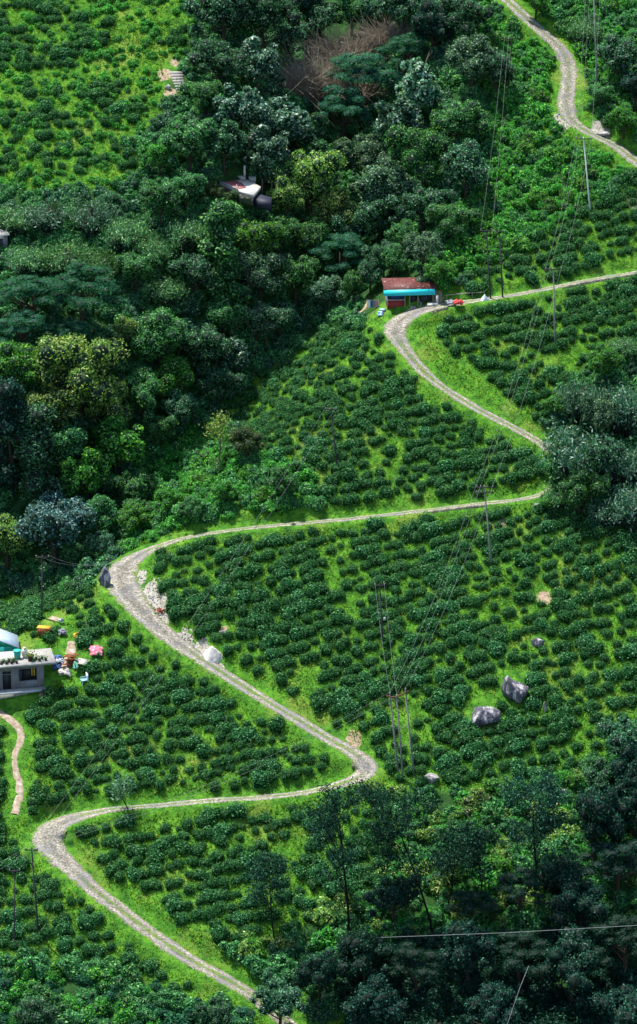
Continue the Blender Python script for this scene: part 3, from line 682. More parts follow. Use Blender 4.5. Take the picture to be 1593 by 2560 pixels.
for i, (p, s, u, v, dep, nm, ang) in enumerate(tb):
    k = int(rng.integers(6)); yaw = ang+rng.normal()*.4+(math.pi if rng.random() < .5 else 0); el = rng.uniform(.95, 1.25)
    if i in big:
        o = bpy.data.objects.new('tea_bush', BUSHM[k]); COL.objects.link(o); o.location = (p[0], p[1], p[2]-.05)
        mm = Matrix.Rotation(TILT, 3, 'X')@Matrix.Rotation(yaw, 3, 'Z'); o.rotation_euler = mm.to_euler(); o.scale = (s*el, s, s)
        sz = 'broad' if s > 1.12 else ('small' if s < .95 else 'rounded')
        tag(o, f'{sz} tea bush, {TW[i]}' if i in TW else f'{sz} dark green tea bush {PLOT_TXT[nm]}', 'tea bush', f'tea bushes {PLOT_TXT[nm]}')
    else: rest.setdefault(k, []).append((p, yaw, s, el))
def merged(name, arrs, lists, mats, tilt=TILT, sink=.05):
    Vs, Qs, Ts, mq, mt = [], [], [], [], []; n = 0
    for k, lst in lists.items():
        V_, q, t, mi = arrs[k]; nq = len(q)
        Ms = np.array([np.array(Matrix.Rotation(tilt, 3, 'X')@Matrix.Rotation(yw, 3, 'Z')@Matrix.Diagonal((s*el, s, s))) for _, yw, s, el in lst])
        P = np.array([p for p, *_ in lst]); P[:, 2] -= sink
        W_ = np.einsum('nij,vj->nvi', Ms, V_)+P[:, None, :]; m = len(lst); off = n+np.arange(m)[:, None, None]*len(V_)
        Vs.append(W_.reshape(-1, 3)); Qs.append((q[None]+off).reshape(-1, 4)); Ts.append((t[None]+off).reshape(-1, 3))
        mq.append(np.tile(mi[:nq], m)); mt.append(np.tile(mi[nq:], m)); n += m*len(V_)
    return link(name, raw_mesh(name, np.concatenate(Vs), np.concatenate(Qs), np.concatenate(Ts), mats, np.concatenate(mq+mt)))
tag(merged('tea_bushes', BUSH, rest, [M['tea'], M['tea_core']]), 'mass of dark green tea bushes in slanting rows farther up the hillside', 'tea bushes', None, 'stuff')

# ------------------------------------------------------------------ grass and weeds between the bushes
def scatter(n, umin=-60, umax=SW+60, vmin=-60, vmax=SH+60):
    x = rng.uniform(-52, 54, n); y = rng.uniform(-74, 98, n); P = np.c_[x, y, H(x, y)]; u, v, _ = proj(P)
    k = (u > umin) & (u < umax) & (v > vmin) & (v < vmax) & (gridval(RD, x, y) > .05); return P[k], u[k], v[k]
P, u, v = scatter(330000)
ta = np.zeros(len(P), bool)
for k, (pl, _, _) in PLOTS.items(): ta |= poly_mask(u, v, pl)
rd = gridval(RD, P[:, 0], P[:, 1]); k = (ta | (rd < 3.5)) & ~excluded(u, v); k |= excluded(u, v) & (rng.random(len(P)) < .12)
k &= (rd > .9) | (rng.random(len(P)) < .5)
P = P[k]; n = len(P); print('weeds', n)
dens = fbm(P[:, 0], P[:, 1], 5, 41)
hgt = (.10+.42*np.clip(dens, 0, 1)**1.3*rng.random(n))*np.where(gridval(RD, P[:, 0], P[:, 1]) < 1, .5, 1)
C = P+np.c_[np.zeros((n, 2)), hgt*.5]; nn = unit(rng.normal(size=(n, 3))*.8+np.array([0, -.3, 1.0])); L = .13+hgt*.55
lv, lq = leaf_quads(C, nn, L, L*.55, rng)
bl = rng.normal(size=(n, 3))*.06; bl[:, 2] = 0; a = rng.uniform(0, 6.28, n); wv = np.c_[np.cos(a), np.sin(a), np.zeros(n)]*.05
tv = np.stack([P-wv, P+wv, P+bl*2+np.c_[np.zeros((n, 2)), hgt*1.5]], 1).reshape(-1, 3); tt = np.arange(3*n).reshape(-1, 3)
A = combine([(lv, lq, None, 0), (tv, None, tt, 0)])
tag(link('weeds', raw_mesh('weeds', A[0], A[1], A[2], [M['weed']], A[3])), 'bright green grass and low weeds between tea bushes', 'grass', None, 'stuff')

# ------------------------------------------------------------------ undergrowth and wild shrubs
def shrub_arrays(seed, R=1.3, K_=12, nper=120, leaf=.2, asp=.55, hang=0):
    r = np.random.default_rng(seed); d = unit(r.normal(size=(K_, 3))); d[:, 2] = np.abs(d[:, 2])
    C = d*r.uniform(.35, .85, (K_, 1))*R*np.array([1, 1, .9]); rc = R*r.uniform(.26, .46, K_); C = np.concatenate([C, [[0, 0, .1]]]); rc = np.r_[rc, R*.62]
    return clump_arrays(C, rc, nper, leaf, r, hang=hang, asp=asp)
SHR = [shrub_arrays(600+i, K_=[12, 10, 14, 11][i], leaf=[.18, .23, .16, .26][i]) for i in range(4)]+[shrub_arrays(610, leaf=.34, asp=.22, hang=1.2)]
P, u, v = scatter(34000, vmax=SH+120)
ta = np.zeros(len(P), bool)
for k, (pl, _, _) in PLOTS.items():
    if k != 'hill': ta |= poly_mask(u, v, pl)
hill = poly_mask(u, v, PLOTS['hill'][0])
k = ~ta & ~excluded(u, v) & (gridval(RD, P[:, 0], P[:, 1]) > 1.7) & (~hill | (rng.random(len(P)) < .30))
P, u, v = P[k], u[k], v[k]; keep = []; cell = {}
for i in range(len(P)):                             # thin out to about 1.25 m apart
    c = (int(P[i, 0]//1.25), int(P[i, 1]//1.4))
    if c in cell: continue
    cell[c] = 1; keep.append(i)
P, u, v = P[keep], u[keep], v[keep]; print('shrubs', len(P))
ZONES = [  # polygon, material choices, wording of the place
 (D((1040,690),(1060,560),(1130,430),(1160,250),(1130,0),(1230,30),(1330,130),(1320,300),(1400,360),(1500,400),(1300,560),(1150,640)), ['bright', 'bright', 'broad', 'bright'], 'on the bank below the topmost track'),
 (D((1230,-10),(1512,-10),(1600,380),(1420,320),(1380,260),(1385,150)), ['bright', 'broad', 'broad'], 'right of the topmost track'),
 (D((480,1000),(620,1060),(760,1120),(740,1220),(560,1260),(380,1290),(300,1320),(330,1120)), ['bright', 'bright', 'broad'], 'between woods and long track'),
 (D((-50,2230),(420,2290),(640,2400),(640,2600),(-50,2600)), ['broad', 'feather', 'bright', 'broad'], 'on the bottom left edge'),
 (D((-50,1330),(250,1380),(180,1420),(-50,1440)), ['broad', 'dark'], 'above the flat roofed house'),
 (D((700,1880),(1200,1880),(1512,1750),(1600,2200),(500,2260)), ['bright', 'broad', 'broad', 'yellow'], 'under the leggy trees'),
]
indiv = []; rests = {}; kept = []
for i in range(len(P)):
    mt = None; zi = -1
    for z_, (pl, mm, tx) in enumerate(ZONES):
        if poly_mask(np.array([u[i]]), np.array([v[i]]), pl)[0]: mt = mm[int(rng.integers(len(mm)))]; zi = z_; break
    if mt is None and ((u[i] > 900 and 720 < v[i] < 2230 and not (u[i] > 1350 and 850 < v[i] < 1330)) or (u[i] < 900 and 1450 < v[i] < 2260)): continue
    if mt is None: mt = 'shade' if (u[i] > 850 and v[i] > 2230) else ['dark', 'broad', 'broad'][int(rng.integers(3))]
    if poly_mask(np.array([u[i]]), np.array([v[i]]), PLOTS['hill'][0])[0]: mt = 'bright'
    s = float(np.clip(rng.normal(1.0, .28), .5, 1.8)); kk = int(rng.integers(5)); yaw = rng.uniform(0, 6.28)
    if mt == 'bright' and zi < 0: s *= .62
    vis = 0 < u[i] < SW and 0 < v[i] < SH
    indiv.append((P[i], yaw, s, kk, mt, zi, vis)); kept.append(i)
order = sorted([i for i, q in enumerate(indiv) if q[6] and q[5] >= 0], key=lambda i: -indiv[i][2]); chosen = set(order[:230])
SHM = {}
prU, prV, _ = proj(P[kept]); SWD = wording(list(zip(prU, prV)))
MATTXT = {'bright': 'bright green', 'broad': 'mid green', 'dark': 'dark green', 'feather': 'blue green', 'yellow': 'yellow green', 'shade': 'very dark'}
for i, (p, yaw, s, kk, mt, zi, vis) in enumerate(indiv):
    if i in chosen:
        if (kk, mt) not in SHM: SHM[kk, mt] = raw_mesh('wild_shrub', *SHR[kk][:3], [M[mt], M['core']], SHR[kk][3])
        o = bpy.data.objects.new('wild_shrub', SHM[kk, mt]); COL.objects.link(o); o.location = (p[0], p[1], p[2]-.15); o.rotation_euler = (0, 0, yaw); o.scale = (s, s, s)
        tx = ZONES[zi][2]; tag(o, f'{MATTXT[mt]} shrub, {SWD[i]}' if i in SWD else f'{MATTXT[mt]} leafy wild shrub {tx}', 'shrub', f'wild shrubs {tx}')
    else: rests.setdefault(mt, {}).setdefault(kk, []).append((p, yaw, s, 1.0))
UTXT = {'bright': 'bright green tangled undergrowth on the open banks', 'broad': 'mid green tangled undergrowth below the woods', 'dark': 'dark green undergrowth under the gully trees',
        'feather': 'blue green undergrowth on the bottom left edge', 'yellow': 'yellow green undergrowth at the lower right', 'shade': 'deep dark undergrowth at the bottom right'}
for mt, lst in rests.items():
    tag(merged('undergrowth', {j: a for j, a in enumerate(SHR)}, lst, [M[mt], M['core']], 0, .15), UTXT[mt], 'undergrowth', None, 'stuff')

# ------------------------------------------------------------------ trees
KTXT = {}
def place_tree(u, v, Rpx, kind, mat, label, cat='tree', hc=1.12, name='broadleaf_tree', bark='bark', group=None, sv=None, tall=1.0):
    """(u, v) is the middle of the crown in the photograph, Rpx its half width"""
    hc *= tall; big_ = 1.24 if (hc > 1 and v < 1400 and u < 1330) else 1.0; R = Rpx*.052
    for _ in range(3):
        P0 = hit(u, v, lambda x, y: H(x, y)+R*hc); R = Rpx*scale_at(P0)*big_
    P0[2] = H(P0[0], P0[1]); s = R/4.1 if kind != 'column' else R/2.3
    var = int(rng.integers(4)) if sv is None else sv
    if kind in ('feather', 'bamboo', 'column', 'big'): var %= 2
    tm, cm = tree_meshes(kind, var, mat, bark)
    root = empty(name, P0-np.array([0, 0, .1]), rng.uniform(0, 6.28), s); k1, k2, k3 = rng.uniform(.86, 1.22), rng.uniform(.86, 1.22), rng.uniform(.9, 1.15); root.scale = (s*k1, s*k2, s*tall*k3)
    link('trunk', tm, root); link('crown', cm, root)
    return tag(root, label, cat, group)
T = []   # u, v, half width px, kind, material, label
def t(u, v, r, kind, mat, label, **k): T.append((u, v, r, kind, mat, label, k))
t(560, 40, 62, 'round', 'dark', 'dark broadleaf tree at the top edge, leftmost of the tall top woods')
t(655, 45, 70, 'round', 'dark', 'dark crowned tree at the top edge, left of the dry brown thicket')
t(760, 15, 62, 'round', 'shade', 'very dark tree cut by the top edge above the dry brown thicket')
t(545, 150, 60, 'round', 'dark', 'dark tree on the right of the concrete steps, wood edge')
t(640, 165, 62, 'big', 'glossy', 'dark glossy leaved tree left of the dry brown thicket')
t(515, 245, 52, 'round', 'broad', 'green tree just right below the foot of the concrete steps')
t(600, 275, 62, 'big', 'glossy', 'glossy dark tree high above the pink floored terrace, left one')
t(695, 300, 64, 'big', 'glossy', 'glossy dark tree under the left end of the dry brown thicket')
t(560, 360, 52, 'big', 'dark', 'dark tree hanging over the left end of the pink floored terrace')
t(660, 385, 58, 'big', 'glossy', 'glossy dark tree leaning right over the pink floored terrace')
t(745, 345, 50, 'round', 'dark', 'dark tree to the right above the terrace, left of the yellowish domed tree')
t(475, 365, 55, 'round', 'broad', 'mid green tree left of the terrace under the tea slope')
t(400, 390, 42, 'round', 'bright', 'light green small tree at the foot of the upper left tea slope')
t(900, 205, 82, 'feather', 'feather', 'blue green feathery tree right of the dry brown thicket', name='feathery_tree')
t(1010, 120, 62, 'feather', 'feather', 'feathery dark teal tree near the top, right of the dry thicket', name='feathery_tree')
t(860, 285, 62, 'feather', 'feather', 'feathery tree in front of the pale fallen stems', name='feathery_tree')
t(1000, 30, 55, 'round', 'dark', 'dark tree at the top edge right of the dry brown thicket')
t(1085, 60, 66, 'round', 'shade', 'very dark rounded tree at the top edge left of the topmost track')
t(1165, 45, 58, 'round', 'dark', 'dark tree at the top edge nearest the topmost track')
t(1240, 180, 46, 'round', 'dark', 'small dark tree behind the dark pole near the topmost track')
t(1180, 155, 62, 'round', 'grey', 'grey green fine leaved tree left of the dark upper pole')
t(1050, 235, 66, 'big', 'pale', 'pale shiny leaved tree in the upper middle of the woods')
t(1150, 300, 64, 'round', 'broad', 'mid green tree below the grey green fine leaved one')
t(1005, 330, 60, 'big', 'glossy', 'glossy tree directly below the pale shiny leaved tree')
t(915, 395, 62, 'round', 'grey', 'grey green tree up right of the yellowish domed tree')
t(1060, 405, 70, 'round', 'broad', 'large mid green tree in the centre of the upper woods')
t(1165, 425, 60, 'round', 'dark', 'dark tree at the right edge of the upper woods')
t(970, 480, 64, 'round', 'grey', 'grey leaved tree two crowns right of the yellowish domed tree')
t(1060, 515, 60, 'round', 'dark', 'dark tree above the grey shrubby tree near the shed')
t(1130, 545, 46, 'round', 'broad', 'green tree between the woods and the pair of dark poles')
t(770, 455, 78, 'round', 'yellow', 'yellowish green domed tree right of the pink floored terrace', sv=0)
t(715, 505, 46, 'round', 'yellow', 'small yellowish tree tucked under the domed one beside the terrace')
t(835, 545, 58, 'round', 'yellow', 'yellow green tree at the lower right of the domed one')
t(900, 575, 58, 'round', 'dark', 'dark tree above left of the shed, halfway to the yellow green tree')
t(960, 640, 44, 'round', 'dark', 'dark tree immediately left behind the shed')
t(1060, 628, 44, 'round', 'grey', 'grey green shrubby tree right behind the shed roof')
t(1010, 600, 40, 'round', 'broad', 'small green tree behind the middle of the shed roof')
t(850, 640, 62, 'feather', 'feather', 'feathery teal tree above the upper edge of the spur', name='feathery_tree')
t(775, 600, 50, 'round', 'broad', 'mid green tree below the small yellowish tree')
t(700, 590, 56, 'round', 'broad', 'bright topped tree under the terrace, right side')
t(620, 620, 60, 'round', 'bright', 'fresh green tree below the terrace, left side')
t(545, 600, 50, 'round', 'broad', 'green tree below left of the terrace')
t(470, 560, 52, 'bamboo', 'bamboo', 'bushy bamboo clump left below the terrace', name='bamboo_clump', cat='bamboo')
t(400, 500, 50, 'round', 'broad', 'rounded green tree at the tea slope foot, left of the terrace')
t(465, 480, 40, 'round', 'broad', 'small rounded tree next to the rubble under the terrace')
t(395, 600, 55, 'bamboo', 'bamboo', 'bamboo clump in the middle of the left woods', name='bamboo_clump', cat='bamboo')
t(315, 555, 60, 'bamboo', 'bamboo', 'tall bamboo clump under the tea slope centre', name='bamboo_clump', cat='bamboo')
t(225, 520, 56, 'bamboo', 'strap', 'dark bamboo clump directly under the upper left tea slope', name='bamboo_clump', cat='bamboo')
t(120, 505, 58, 'bamboo', 'strap', 'dark bamboo clump near the left edge below the tea slope', name='bamboo_clump', cat='bamboo')
t(30, 520, 52, 'bamboo', 'bamboo', 'bamboo clump at the left edge above the small white roof', name='bamboo_clump', cat='bamboo')
t(70, 620, 58, 'bamboo', 'bamboo', 'bamboo clump right next to the small white roof', name='bamboo_clump', cat='bamboo')
t(165, 620, 60, 'bamboo', 'bamboo', 'bamboo clump second right of the small white roof', name='bamboo_clump', cat='bamboo')
t(255, 640, 58, 'bamboo', 'bamboo', 'bamboo clump third right of the small white roof', name='bamboo_clump', cat='bamboo')
t(80, 720, 82, 'feather', 'feather', 'wide feathery tree at the left edge below the bamboo', name='feathery_tree')
t(205, 735, 88, 'feather', 'feather', 'widest feathery tree with layered branches in the left woods', name='feathery_tree')
t(50, 815, 66, 'feather', 'feather', 'feathery tree at the left edge above the bright green one', name='feathery_tree')
t(175, 825, 56, 'feather', 'feather', 'small feathery tree above the big yellow green tree', name='feathery_tree')
t(340, 670, 52, 'round', 'broad', 'green tree right of the widest feathery tree')
t(405, 700, 48, 'bamboo', 'bamboo', 'slender drooping clump above the large dark dome', name='bamboo_clump', cat='bamboo')
t(480, 680, 54, 'round', 'dark', 'dark tree in the middle of the left woods')
t(560, 705, 56, 'column', 'broad', 'vine covered columnar tree in the middle woods')
t(650, 690, 56, 'round', 'grey', 'greyish tree left above the spur crest')
t(740, 700, 56, 'round', 'broad', 'mid green tree above the crest of the spur')
t(820, 725, 46, 'round', 'grey', 'pale flecked tree at the top of the spur, left of the shed')
t(885, 715, 38, 'round', 'broad', 'small tree left of the laundry by the shed')
t(560, 790, 56, 'round', 'broad', 'green tree right above the large dark dome')
t(640, 800, 54, 'round', 'grey', 'grey tree beside the bare branches at the spur')
t(700, 790, 44, 'round', 'dark', 'small dark tree touching the spur crest')
t(400, 845, 78, 'round', 'broad', 'large dome shaped blue green tree in the gully', sv=1)
t(500, 875, 58, 'round', 'dark', 'dark tree right of the large dome in the gully')
t(590, 890, 50, 'big', 'glossy', 'glossy grey tree against the spur edge')
t(545, 955, 44, 'round', 'dark', 'dark tree lowest against the spur edge')
t(315, 830, 34, 'round', 'yellow', 'small yellow tipped tree left of the large dome')
t(200, 945, 92, 'round', 'yellow', 'largest pale yellow green tree in the left woods', sv=0)
t(120, 1030, 62, 'round', 'yellow', 'yellow green tree below left of the largest pale one')
t(270, 1020, 60, 'round', 'yellow', 'yellow green tree below right of the largest pale one')
t(38, 930, 62, 'round', 'bright', 'bright green tree at the left edge')
t(25, 1040, 54, 'round', 'broad', 'green tree at the left edge left of the yellow green ones')
t(425, 950, 52, 'round', 'bright', 'light green topped tree under the large dome')
t(355, 1000, 54, 'round', 'broad', 'green tree between the yellow green trees and the dark gully')
t(450, 1030, 48, 'round', 'dark', 'dark tree deep in the gully shadow')
t(390, 1080, 46, 'round', 'broad', 'green tree at the bottom of the gully')
t(150, 1120, 60, 'round', 'broad', 'mid green tree above the grey blue tree')
t(285, 1120, 68, 'big', 'bright', 'large leaved bright green tree in the lower woods')
t(90, 1200, 58, 'column', 'dark', 'dark columnar tree behind the grey blue one')
t(25, 1160, 58, 'column', 'shade', 'dark upright conifer like tree at the left edge')
t(215, 1200, 60, 'big', 'bright', 'green big leaved tree right above the grey blue tree')
t(330, 1215, 54, 'round', 'broad', 'mid green tree at the lower right end of the woods')
t(137, 1325, 84, 'round', 'blue', 'grey blue spreading tree above the house', sv=2)
t(15, 1355, 52, 'round', 'yellow', 'yellowish tree at the left edge beside the grey blue tree')
t(255, 1300, 50, 'round', 'broad', 'green tree between the grey blue tree and the stony bend')
t(330, 1300, 36, 'round', 'bright', 'small green tree on the outer side of the stony bend')
t(615, 1120, 52, 'round', 'olive', 'brownish dark bushy tree at the foot of the spur', hc=.8)
t(705, 1225, 44, 'round', 'broad', 'round green bush tree above the left part of the long track', hc=.7)
t(480, 1290, 34, 'round', 'broad', 'round shrubby tree just over the track at the left', hc=.6)
t(1460, 958, 84, 'bamboo', 'strap', 'dark drooping bamboo clump right of the track, uppermost of the right mass', name='bamboo_clump', cat='bamboo', tall=1.3, sv=0)
t(1550, 985, 78, 'bamboo', 'strap', 'dark drooping bamboo clump at the right edge, upper one', name='bamboo_clump', cat='bamboo', tall=1.3, sv=1)
t(1505, 1045, 62, 'round', 'grey', 'grey green tree wedged between the upper dark bamboo clumps', tall=1.2)
t(1436, 1085, 96, 'bamboo', 'strap', 'tall dark drooping bamboo clump overhanging the hidden track bend', name='bamboo_clump', cat='bamboo', tall=1.5, sv=1)
t(1560, 1120, 80, 'bamboo', 'strap', 'dark drooping bamboo clump at the right edge, middle one', name='bamboo_clump', cat='bamboo', tall=1.35, sv=0)
t(1500, 1165, 66, 'round', 'dark', 'dark leafy tree amid the lower bamboo clumps at the right', tall=1.3)
t(1412, 1165, 50, 'round', 'broad', 'mid green leafy tree in front of the hidden track bend', tall=1.25)
t(926, 690, 34, 'round', 'dark', 'small dark tree at the back left corner of the shed')
t(985, 655, 34, 'round', 'broad', 'small green tree right behind the shed roof, left half')
t(1092, 680, 32, 'round', 'bright', 'bright small tree at the back right corner of the shed')
t(1392, 1215, 52, 'bamboo', 'bamboo', 'greener bamboo clump at the inner end of the long track', name='bamboo_clump', cat='bamboo', tall=1.2)
t(1450, 1225, 60, 'round', 'broad', 'mid green tree below the hidden track bend', tall=1.1)
t(1525, 1255, 62, 'bamboo', 'strap', 'dark bamboo clump at the lower border of the right mass', name='bamboo_clump', cat='bamboo', tall=1.0)
t(1590, 1235, 74, 'bamboo', 'strap', 'dark drooping bamboo clump at the right edge, lowest one', name='bamboo_clump', cat='bamboo', tall=1.2)
t(1375, 1262, 34, 'round', 'bright', 'small bright leafy tree at the very end of the long track', hc=.8)
t(1510, 925, 50, 'round', 'bright', 'bright green domed small tree on top of the dark bamboo', hc=.9, sv=1)
t(1395, 1020, 36, 'round', 'bright', 'small bright green tree by the track where it enters the dark bamboo', hc=.8)
t(1560, 850, 46, 'bamboo', 'bamboo', 'light wispy bamboo clump at the right edge above the domed tree', name='bamboo_clump', cat='bamboo')
t(1545, 140, 72, 'round', 'dark', 'dark tree in the top right corner')
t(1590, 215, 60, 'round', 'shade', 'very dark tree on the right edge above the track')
t(1500, 240, 34, 'round', 'broad', 'small green tree below the dark one in the top right corner')
t(1560, 295, 46, 'round', 'bright', 'green tree on the right edge just above the track')
t(1465, 60, 50, 'bamboo', 'bamboo', 'light clump left of the tall pole in the top right corner', name='bamboo_clump', cat='bamboo')
t(1340, 15, 40, 'round', 'bright', 'bright green tree at the top edge right of the topmost track', hc=.9)
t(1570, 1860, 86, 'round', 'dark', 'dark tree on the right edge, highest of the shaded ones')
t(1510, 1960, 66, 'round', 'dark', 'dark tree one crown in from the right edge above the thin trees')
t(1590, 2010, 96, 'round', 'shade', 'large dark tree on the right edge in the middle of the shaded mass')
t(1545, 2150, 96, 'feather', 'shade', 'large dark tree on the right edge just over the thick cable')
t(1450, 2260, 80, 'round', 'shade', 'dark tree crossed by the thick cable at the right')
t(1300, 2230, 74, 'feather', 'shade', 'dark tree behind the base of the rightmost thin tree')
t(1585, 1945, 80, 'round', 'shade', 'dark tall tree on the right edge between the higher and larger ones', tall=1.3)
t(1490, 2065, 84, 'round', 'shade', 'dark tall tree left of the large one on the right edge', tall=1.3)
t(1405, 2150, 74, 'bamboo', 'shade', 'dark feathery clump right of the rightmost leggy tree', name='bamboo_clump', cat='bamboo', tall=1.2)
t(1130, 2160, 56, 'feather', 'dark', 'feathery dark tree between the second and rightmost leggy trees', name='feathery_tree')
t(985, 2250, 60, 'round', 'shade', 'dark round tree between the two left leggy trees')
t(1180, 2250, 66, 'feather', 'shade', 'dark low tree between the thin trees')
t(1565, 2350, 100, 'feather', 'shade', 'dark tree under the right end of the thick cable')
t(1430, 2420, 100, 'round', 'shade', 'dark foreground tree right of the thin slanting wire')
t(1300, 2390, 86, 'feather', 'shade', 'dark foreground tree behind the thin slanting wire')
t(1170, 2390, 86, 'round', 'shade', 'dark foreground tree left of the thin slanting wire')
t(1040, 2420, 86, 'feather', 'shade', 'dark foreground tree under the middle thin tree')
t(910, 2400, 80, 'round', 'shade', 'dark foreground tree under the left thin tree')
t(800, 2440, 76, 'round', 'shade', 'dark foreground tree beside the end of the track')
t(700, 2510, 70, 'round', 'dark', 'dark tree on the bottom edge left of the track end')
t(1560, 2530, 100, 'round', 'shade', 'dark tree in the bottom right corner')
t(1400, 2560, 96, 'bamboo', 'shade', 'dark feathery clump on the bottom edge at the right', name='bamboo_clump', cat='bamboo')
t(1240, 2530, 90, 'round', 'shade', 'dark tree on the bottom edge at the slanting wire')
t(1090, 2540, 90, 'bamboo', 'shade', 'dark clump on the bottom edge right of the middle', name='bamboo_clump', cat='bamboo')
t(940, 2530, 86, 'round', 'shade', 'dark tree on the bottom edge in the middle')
t(800, 60, 56, 'round', 'dark', 'dark tree behind the top of the dry brown thicket')
t(880, 40, 52, 'round', 'broad', 'green tree at the top edge behind the dry brown thicket')
t(940, 20, 46, 'round', 'dark', 'dark tree at the top edge, second right of the thicket')
t(720, 90, 50, 'round', 'dark', 'dark tree at the upper left corner of the dry brown thicket')
t(255, 1375, 40, 'round', 'dark', 'dark low tree on the outer left of the stony bend', hc=.8)
t(345, 1290, 44, 'round', 'broad', 'low green tree just above the upper arm of the stony bend', hc=.8)
t(420, 1262, 42, 'round', 'bright', 'bright low tree above the upper arm of the stony bend', hc=.8)
t(190, 1395, 42, 'round', 'broad', 'low green tree right of the pole above the house', hc=.8)
t(560, 1240, 38, 'round', 'bright', 'bright low tree above the left end of the long track', hc=.8)
t(685, 430, 40, 'round', 'dark', 'dark tree right behind the posts of the terrace')
t(575, 515, 30, 'round', 'olive', 'brownish bush under the retaining wall of the terrace', hc=.7)
t(622, 522, 30, 'round', 'broad', 'green bush under the right end of the terrace', hc=.7)
t(530, 490, 30, 'round', 'olive', 'brownish bush at the left foot of the terrace', hc=.7)
t(540, 2540, 60, 'round', 'dark', 'dark green tree on the bottom edge, left half')
t(90, 2545, 56, 'round', 'dark', 'dark tree in the bottom left corner')
for u_, v_, r_, kd, mt, lb, kw in T: place_tree(u_, v_, r_, kd, mt, lb, **kw)

def branch_tree(u, v, utop, vtop, label, mat='bark_dark', leafmat='shade', seed=0, name='thin_tree', cat='tree', **kw):
    P0 = at(u, v); top = on_y(utop, vtop, P0[1]); h = top[2]-P0[2]; ln = (top[0]-P0[0])/h
    g, lv = branch_arrays(seed, h=h*.86, lean=(ln, 0), **kw); root = empty(name, P0)
    g.build('trunk', M[mat], root)
    if lv is not None: link('crown', raw_mesh('crown', lv[0], lv[1], None, [M[leafmat]]), root)
    return tag(root, label, cat)
branch_tree(868, 2350, 880, 1985, 'tall thin dark tree with sparse leaves, leftmost of the leggy trees', seed=1, leafn=15, nlimb=8, start=.25, spread=.42)
branch_tree(1082, 2345, 1040, 1985, 'tall thin tree with a forked sparse crown, second of the leggy trees', seed=2, nlimb=9, start=.3, spread=.4)
branch_tree(1112, 2270, 1125, 2030, 'short thin tree just right of the second leggy tree', seed=3, nlimb=6, spread=.42, r0=.12)
branch_tree(1345, 2240, 1335, 1945, 'thin tree with a broad airy crown, rightmost of the leggy trees', seed=4, nlimb=9, spread=.45)
branch_tree(1215, 2260, 1195, 2060, 'small leaning thin tree between the leggy trees', seed=5, nlimb=5, spread=.4, r0=.1)
branch_tree(690, 2360, 640, 2160, 'thin tree with bare twigs left of the leggy trees, over the track', seed=6, nlimb=6, spread=.5, r0=.12, leafn=14)
branch_tree(325, 2022, 315, 1925, 'small leafless tree beside the lower straight track', seed=8, nlimb=6, spread=.45, r0=.09, leafn=3, leafmat='grey', mat='bark', rmin=.022, name='bare_tree')
branch_tree(548, 1180, 556, 1045, 'crooked snag with pale bark and light green leaf tufts on the spur edge', seed=9, nlimb=4, start=.5, levels=3, spread=.35, r0=.17, leafn=26, leafmat='yellow', mat='bark_pale', name='snag')
branch_tree(633, 1275, 628, 1180, 'dark dead stem by the foot of the spur', seed=10, nlimb=4, levels=2, spread=.3, r0=.1, leafn=6, leafmat='broad', name='snag')
branch_tree(672, 880, 650, 770, 'bare grey branched tree leaning at the spur crest', seed=12, nlimb=6, spread=.4, r0=.1, leafn=2, leafmat='grey', mat='bark_pale', name='bare_tree')
branch_tree(600, 760, 610, 650, 'leafless grey tree in the middle of the woods', seed=13, nlimb=7, spread=.4, r0=.09, leafn=2, leafmat='grey', mat='bark_pale', name='bare_tree')

def thicket(u, v, R, H_, label, seed):
    r = np.random.default_rng(seed); P0 = at(u, v); g = G()
    for i in range(620):
        a = r.uniform(0, 6.28); q = R*r.uniform(0, 1)**.5; b = np.array([math.cos(a)*q, math.sin(a)*q*.6, -.3]); dd = unit(np.array([math.cos(a)*.7+r.normal()*.5, r.normal()*.5, 1.1])); L = H_*r.uniform(.4, 1)
        m = b+dd*L*.55; e = m+unit(dd+r.normal(size=3)*.5-np.array([0, 0, .5]))*L*.5
        g.tube([b, m, e], [.05, .035, .015], 3, False)
        for k in range(3):
            s = b+(m-b)*r.uniform(.3, 1); g.tube([s, s+unit(dd+r.normal(size=3)*.9)*L*.3], [.025, .01], 3, False)
    return tag(g.build('dry_thicket', M['twig'], None, P0), label, 'brush', 'dry brown thickets')
thicket(805, 262, 5.2, 12, 'dry brown leafless thicket, the large one with fallen stems', 1)
thicket(890, 165, 4.2, 9.0, 'dry brown thicket behind the large one, near the top edge', 2)
thicket(735, 235, 2.8, 7, 'low dry brown thicket left of the large one', 3)
thicket(985, 120, 2.4, 6.5, 'thin dry brown thicket among the feathery trees', 4)
for k_, (a_, b_, lb) in enumerate([((770, 245), (838, 318), 'pale fallen stem slanting under the dry brown thicket, longest'), ((800, 250), (845, 290), 'pale fallen stem slanting under the dry brown thicket, shorter'), ((1075, 125), (1060, 175), 'pale broken stem standing in the upper woods')]):
    Pb = at(b_[0], b_[1]+60); Pa = on_y(a_[0], a_[1], Pb[1]+1.5); Pc = on_y(b_[0], b_[1], Pb[1]-1)
    g = G().tube([Pa-Pc, (Pa-Pc)*.5+np.array([0, 0, .15]), [0, 0, 0]], [.04, .07, .09], 6)
    g.tube([(Pa-Pc)*.6, (Pa-Pc)*.75+np.array([.6, 0, .5])], [.04, .02], 4)
    tag(g.build('fallen_stem', M['bark_pale'], None, Pc), lb, 'branch')

